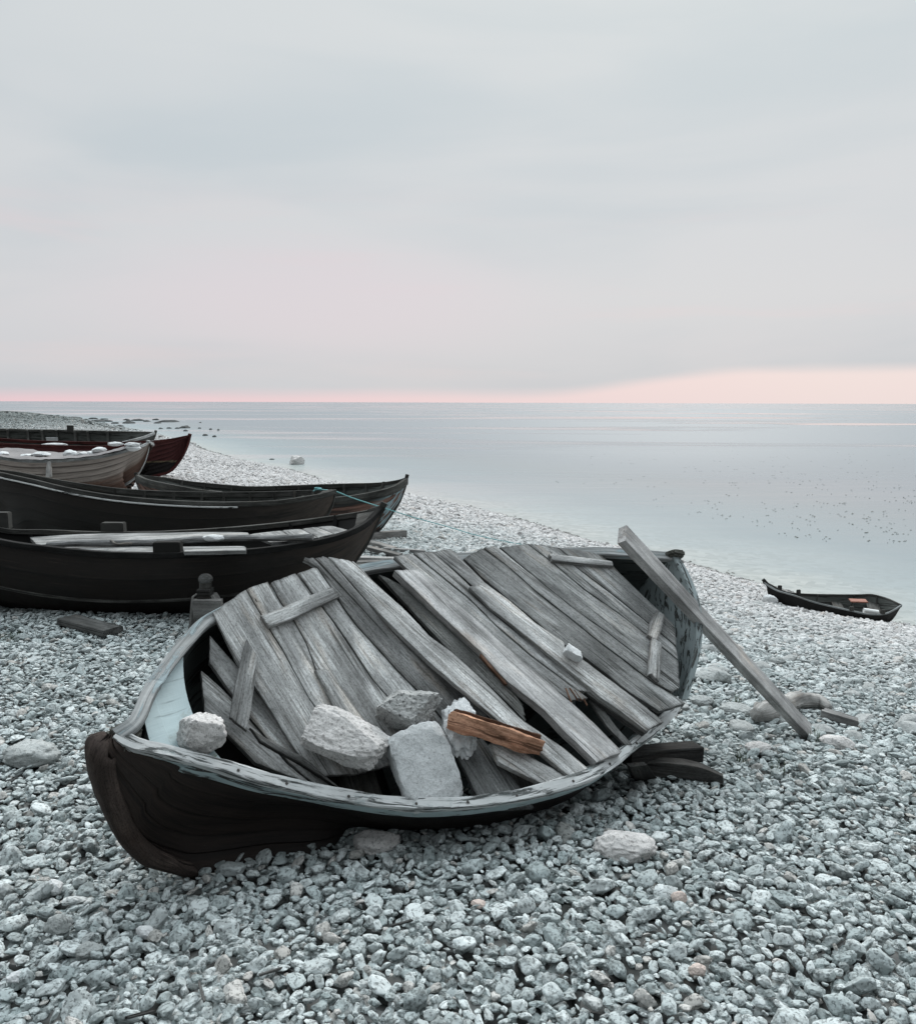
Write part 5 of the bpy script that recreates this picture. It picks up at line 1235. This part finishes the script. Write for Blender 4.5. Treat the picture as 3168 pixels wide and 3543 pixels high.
# ------------------------------------------------------------------ shingle
def pebble_points():
    pts, rad, tint = [], [], []
    # foreground: stones packed against each other, largest first
    cell = .1; gridd = {}
    def try_add(x, y, r):
        i, j = int(x // cell), int(y // cell)
        for a in (i - 1, i, i + 1):
            for b in (j - 1, j, j + 1):
                for (qx, qy, qr) in gridd.get((a, b), ()):
                    if (qx - x) ** 2 + (qy - y) ** 2 < (.86 * (qr + r)) ** 2: return False
        gridd.setdefault((i, j), []).append((x, y, r)); return True
    def inview(x, y, mrg=.25): return abs(x) < .56 * y + .55 + mrg
    lim = 6.4; out = []
    area = sum((.56 * y + 1.5) * 2 * .1 for y in np.arange(1.35, lim, .1))
    for r0, r1, dens in ((.032, .046, 22), (.021, .032, 170), (.014, .021, 1500), (.0075, .014, 4600)):
        n = int(area * dens)
        ys = rng.uniform(1.35, lim, n * 2); xs = rng.uniform(-5.1, 5.1, n * 2); rs = rng.uniform(r0, r1, n * 2)
        k = np.abs(xs) < .56 * ys + 1.5; xs, ys, rs = xs[k][:n], ys[k][:n], rs[k][:n]
        for x, y, r in zip(xs, ys, rs):
            if try_add(x, y, r): out.append((x, y, r, rng.uniform(-.004, .012)))
    # a layer beneath so no bare ground shows
    n = int(area * 900); ys = rng.uniform(1.35, lim, n * 2); xs = rng.uniform(-5.1, 5.1, n * 2); k = np.abs(xs) < .56 * ys + 1.5
    for x, y in list(zip(xs[k], ys[k]))[:n]: out.append((x, y, rng.uniform(.016, .026), -.019))
    # middle and far distance: jittered lattice
    for y0, y1, st, rr in ((6.4, 13, .042, (.018, .036)), (13, 24, .066, (.028, .048)), (24, 50, .10, (.032, .055)), (50, 110, .26, (.05, .10))):
        gx = np.arange(-.58 * y1 - 2.5, .58 * y1 + 2.5, st); gy = np.arange(y0, y1, st)
        X, Y = np.meshgrid(gx, gy); X = (X + rng.uniform(-.48, .48, X.shape) * st + (np.arange(len(gy)) % 2)[:, None] * st / 2).ravel(); Y = (Y + rng.uniform(-.48, .48, Y.shape) * st).ravel()
        k = np.abs(X) < .58 * Y + 2.2; X, Y = X[k], Y[k]
        d = shore_dist(X, Y); k = (d > -.25) & (d < 60); X, Y = X[k], Y[k]
        R = rng.uniform(rr[0], rr[1], len(X)) * np.where(rng.random(len(X)) < .05, 1.5, 1)
        out += list(zip(X, Y, R, rng.uniform(-.3, .25, len(X)) * R))
    return np.array(out)
def build_shingle():
    P = pebble_points(); n = len(P)
    z = ground(P[:, 0], P[:, 1]) + P[:, 3] + P[:, 2] * .12
    co = np.stack([P[:, 0], P[:, 1], z], 1)
    col = bpy.data.collections.new('pebble_shapes')
    shapes = 14
    for k in range(shapes):
        bm = bmesh.new(); bmesh.ops.create_icosphere(bm, subdivisions=4, radius=1)
        rs = np.random.default_rng(100 + k)
        ax = np.array([1.0, rs.uniform(.62, .9), rs.uniform(.36, .62)])
        planes = [(unit(rs.normal(size=3)), rs.uniform(.55, .9)) for _ in range(rs.integers(6, 13))]
        off = rs.uniform(0, 100, 3)
        for v in bm.verts:
            p = np.array(v.co)
            for nn, dd in planes:
                e = p @ nn - dd
                if e > 0: p = p - nn * e * .8
            s_ = 1 + .17 * fbm(p * 1.3 + off, 3) + .05 * fbm(p * 4.5 + off, 3)
            v.co = Vector(p * s_ * ax)
        me = bpy.data.meshes.new('pebble'); bm.to_mesh(me); bm.free()
        me.polygons.foreach_set('use_smooth', [True] * len(me.polygons))
        me.materials.append(M['pebble'])
        col.objects.link(bpy.data.objects.new('pebble', me))
    me = bpy.data.meshes.new('shingle'); me.from_pydata(co.tolist(), [], []); 
    def attr(nm, ty, data, key='value'):
        a = me.attributes.new(nm, ty, 'POINT'); a.data.foreach_set(key, np.ascontiguousarray(data, dtype=np.float32 if ty != 'INT' else np.int32).ravel())
    attr('rot', 'FLOAT_VECTOR', np.stack([rng.normal(0, .35, n), rng.normal(0, .35, n), rng.uniform(0, 6.28, n)], 1), 'vector')
    sx = P[:, 2] * rng.uniform(1.0, 1.32, n)
    attr('scl', 'FLOAT_VECTOR', np.stack([sx, sx * rng.uniform(.8, 1.1, n), sx * rng.uniform(.6, 1.1, n)], 1), 'vector')
    attr('idx', 'INT', rng.integers(0, shapes, n))
    d = shore_dist(co[:, 0], co[:, 1])
    paleness = np.clip(1 - (d - 1) / 6.5, 0, 1) * np.clip((co[:, 1] - 2.5) / 5, 0, 1)  # stones turn paler towards the water and with distance
    paleness = np.maximum(paleness, np.clip((co[:, 1] - 9) / 8, 0, 1)) * (1 - .9 * np.clip((-co[:, 0] - 16) / 9, 0, 1) * np.clip((co[:, 1] - 28) / 8, 0, 1))
    attr('paleness', 'FLOAT', np.clip(paleness + rng.normal(0, .12, n), 0, 1))
    attr('shade', 'FLOAT', rng.random(n)); attr('hill', 'FLOAT', np.clip((-co[:, 0] - 19) / 6, 0, 1) * np.clip((co[:, 1] - 30) / 8, 0, 1))
    
    wet = np.clip(1 - (co[:, 2] - SEA) / .11, 0, 1); attr('wet', 'FLOAT', wet)
    o = link(bpy.data.objects.new('shingle', me)); tag(o, 'grey limestone pebbles covering the whole shore', 'pebbles', kind='stuff')
    ng = bpy.data.node_groups.new('scatter_pebbles', 'GeometryNodeTree')
    ng.interface.new_socket('Geometry', in_out='INPUT', socket_type='NodeSocketGeometry'); ng.interface.new_socket('Geometry', in_out='OUTPUT', socket_type='NodeSocketGeometry')
    N, L = ng.nodes, ng.links.new
    gi, go = N.new('NodeGroupInput'), N.new('NodeGroupOutput')
    ci = N.new('GeometryNodeCollectionInfo'); ci.inputs['Collection'].default_value = col; ci.inputs['Separate Children'].default_value = True; ci.inputs['Reset Children'].default_value = True
    ip = N.new('GeometryNodeInstanceOnPoints'); ip.inputs['Pick Instance'].default_value = True
    def na(nm, ty):
        a = N.new('GeometryNodeInputNamedAttribute'); a.data_type = ty; a.inputs['Name'].default_value = nm; return a.outputs['Attribute']
    L(gi.outputs[0], ip.inputs['Points']); L(ci.outputs[0], ip.inputs['Instance']); L(na('idx', 'INT'), ip.inputs['Instance Index'])
    er = N.new('FunctionNodeEulerToRotation'); L(na('rot', 'FLOAT_VECTOR'), er.inputs[0]); L(er.outputs[0], ip.inputs['Rotation']); L(na('scl', 'FLOAT_VECTOR'), ip.inputs['Scale'])
    L(ip.outputs[0], go.inputs[0])
    md = o.modifiers.new('scatter', 'NODES'); md.node_group = ng
    print('pebbles', n)
def pebble_mat():
    t = NT('limestone_pebble'); c = t.coord('geo')
    def ia(nm):
        a = t.n.new('ShaderNodeAttribute'); a.attribute_type = 'INSTANCER'; a.attribute_name = nm; return a.outputs['Fac']
    paleness, shade, wet = ia('paleness'), ia('shade'), ia('wet')
    n1 = t.noise(c, 26, 7, .65, .2); n2 = t.noise(c, 95, 6, .7, .3); n3 = t.noise(c, 300, 3, .65)
    inland = t.mix(shade, (.32, .368, .37), (.62, .665, .665))
    pale_tone = t.mix(shade, (.50, .485, .48), (.70, .68, .675))
    col = t.mix(paleness, inland, pale_tone)
    hill = ia('hill'); col = t.mix(t.math('MULTIPLY', hill, .75), col, (.16, .175, .168))
    warm = t.ramp(t.math('FRACT', t.math('MULTIPLY', shade, 17.3)), [(.93, 0.), (.95, 1.)])
    col = t.mix(t.math('MULTIPLY', warm, .55), col, (.50, .44, .40))
    dirty = t.math('FRACT', t.math('MULTIPLY', shade, 7.7))
    thr = t.math('MULTIPLY_ADD', dirty, .22, .40)
    pit = t.math('SMOOTH_MIN', 1., t.math('MULTIPLY', t.math('MAXIMUM', t.math('SUBTRACT', n1, thr), 0.), 9.), .1)
    lich = t.math('MULTIPLY', t.math('SUBTRACT', 1., t.math('MULTIPLY', paleness, .75)), .5)
    col = t.mix(t.math('MULTIPLY', pit, lich), col, (.12, .13, .128))
    sp = t.ramp(n2, [(.54, 0.), (.61, 1.)])
    col = t.mix(t.math('MULTIPLY', sp, t.math('MULTIPLY', lich, 1.15)), col, (.055, .06, .058))
    col = t.mix(t.math('MULTIPLY', wet, .75), col, (.13, .125, .115))
    h = t.math('ADD', t.math('MULTIPLY', n1, .7), t.math('SUBTRACT', t.math('MULTIPLY', n3, .2), t.math('MULTIPLY', sp, .35)))
    return t.fin(col, .92, t.bump(h, .8, .008), .2)
M['pebble'] = pebble_mat()
build_shingle()
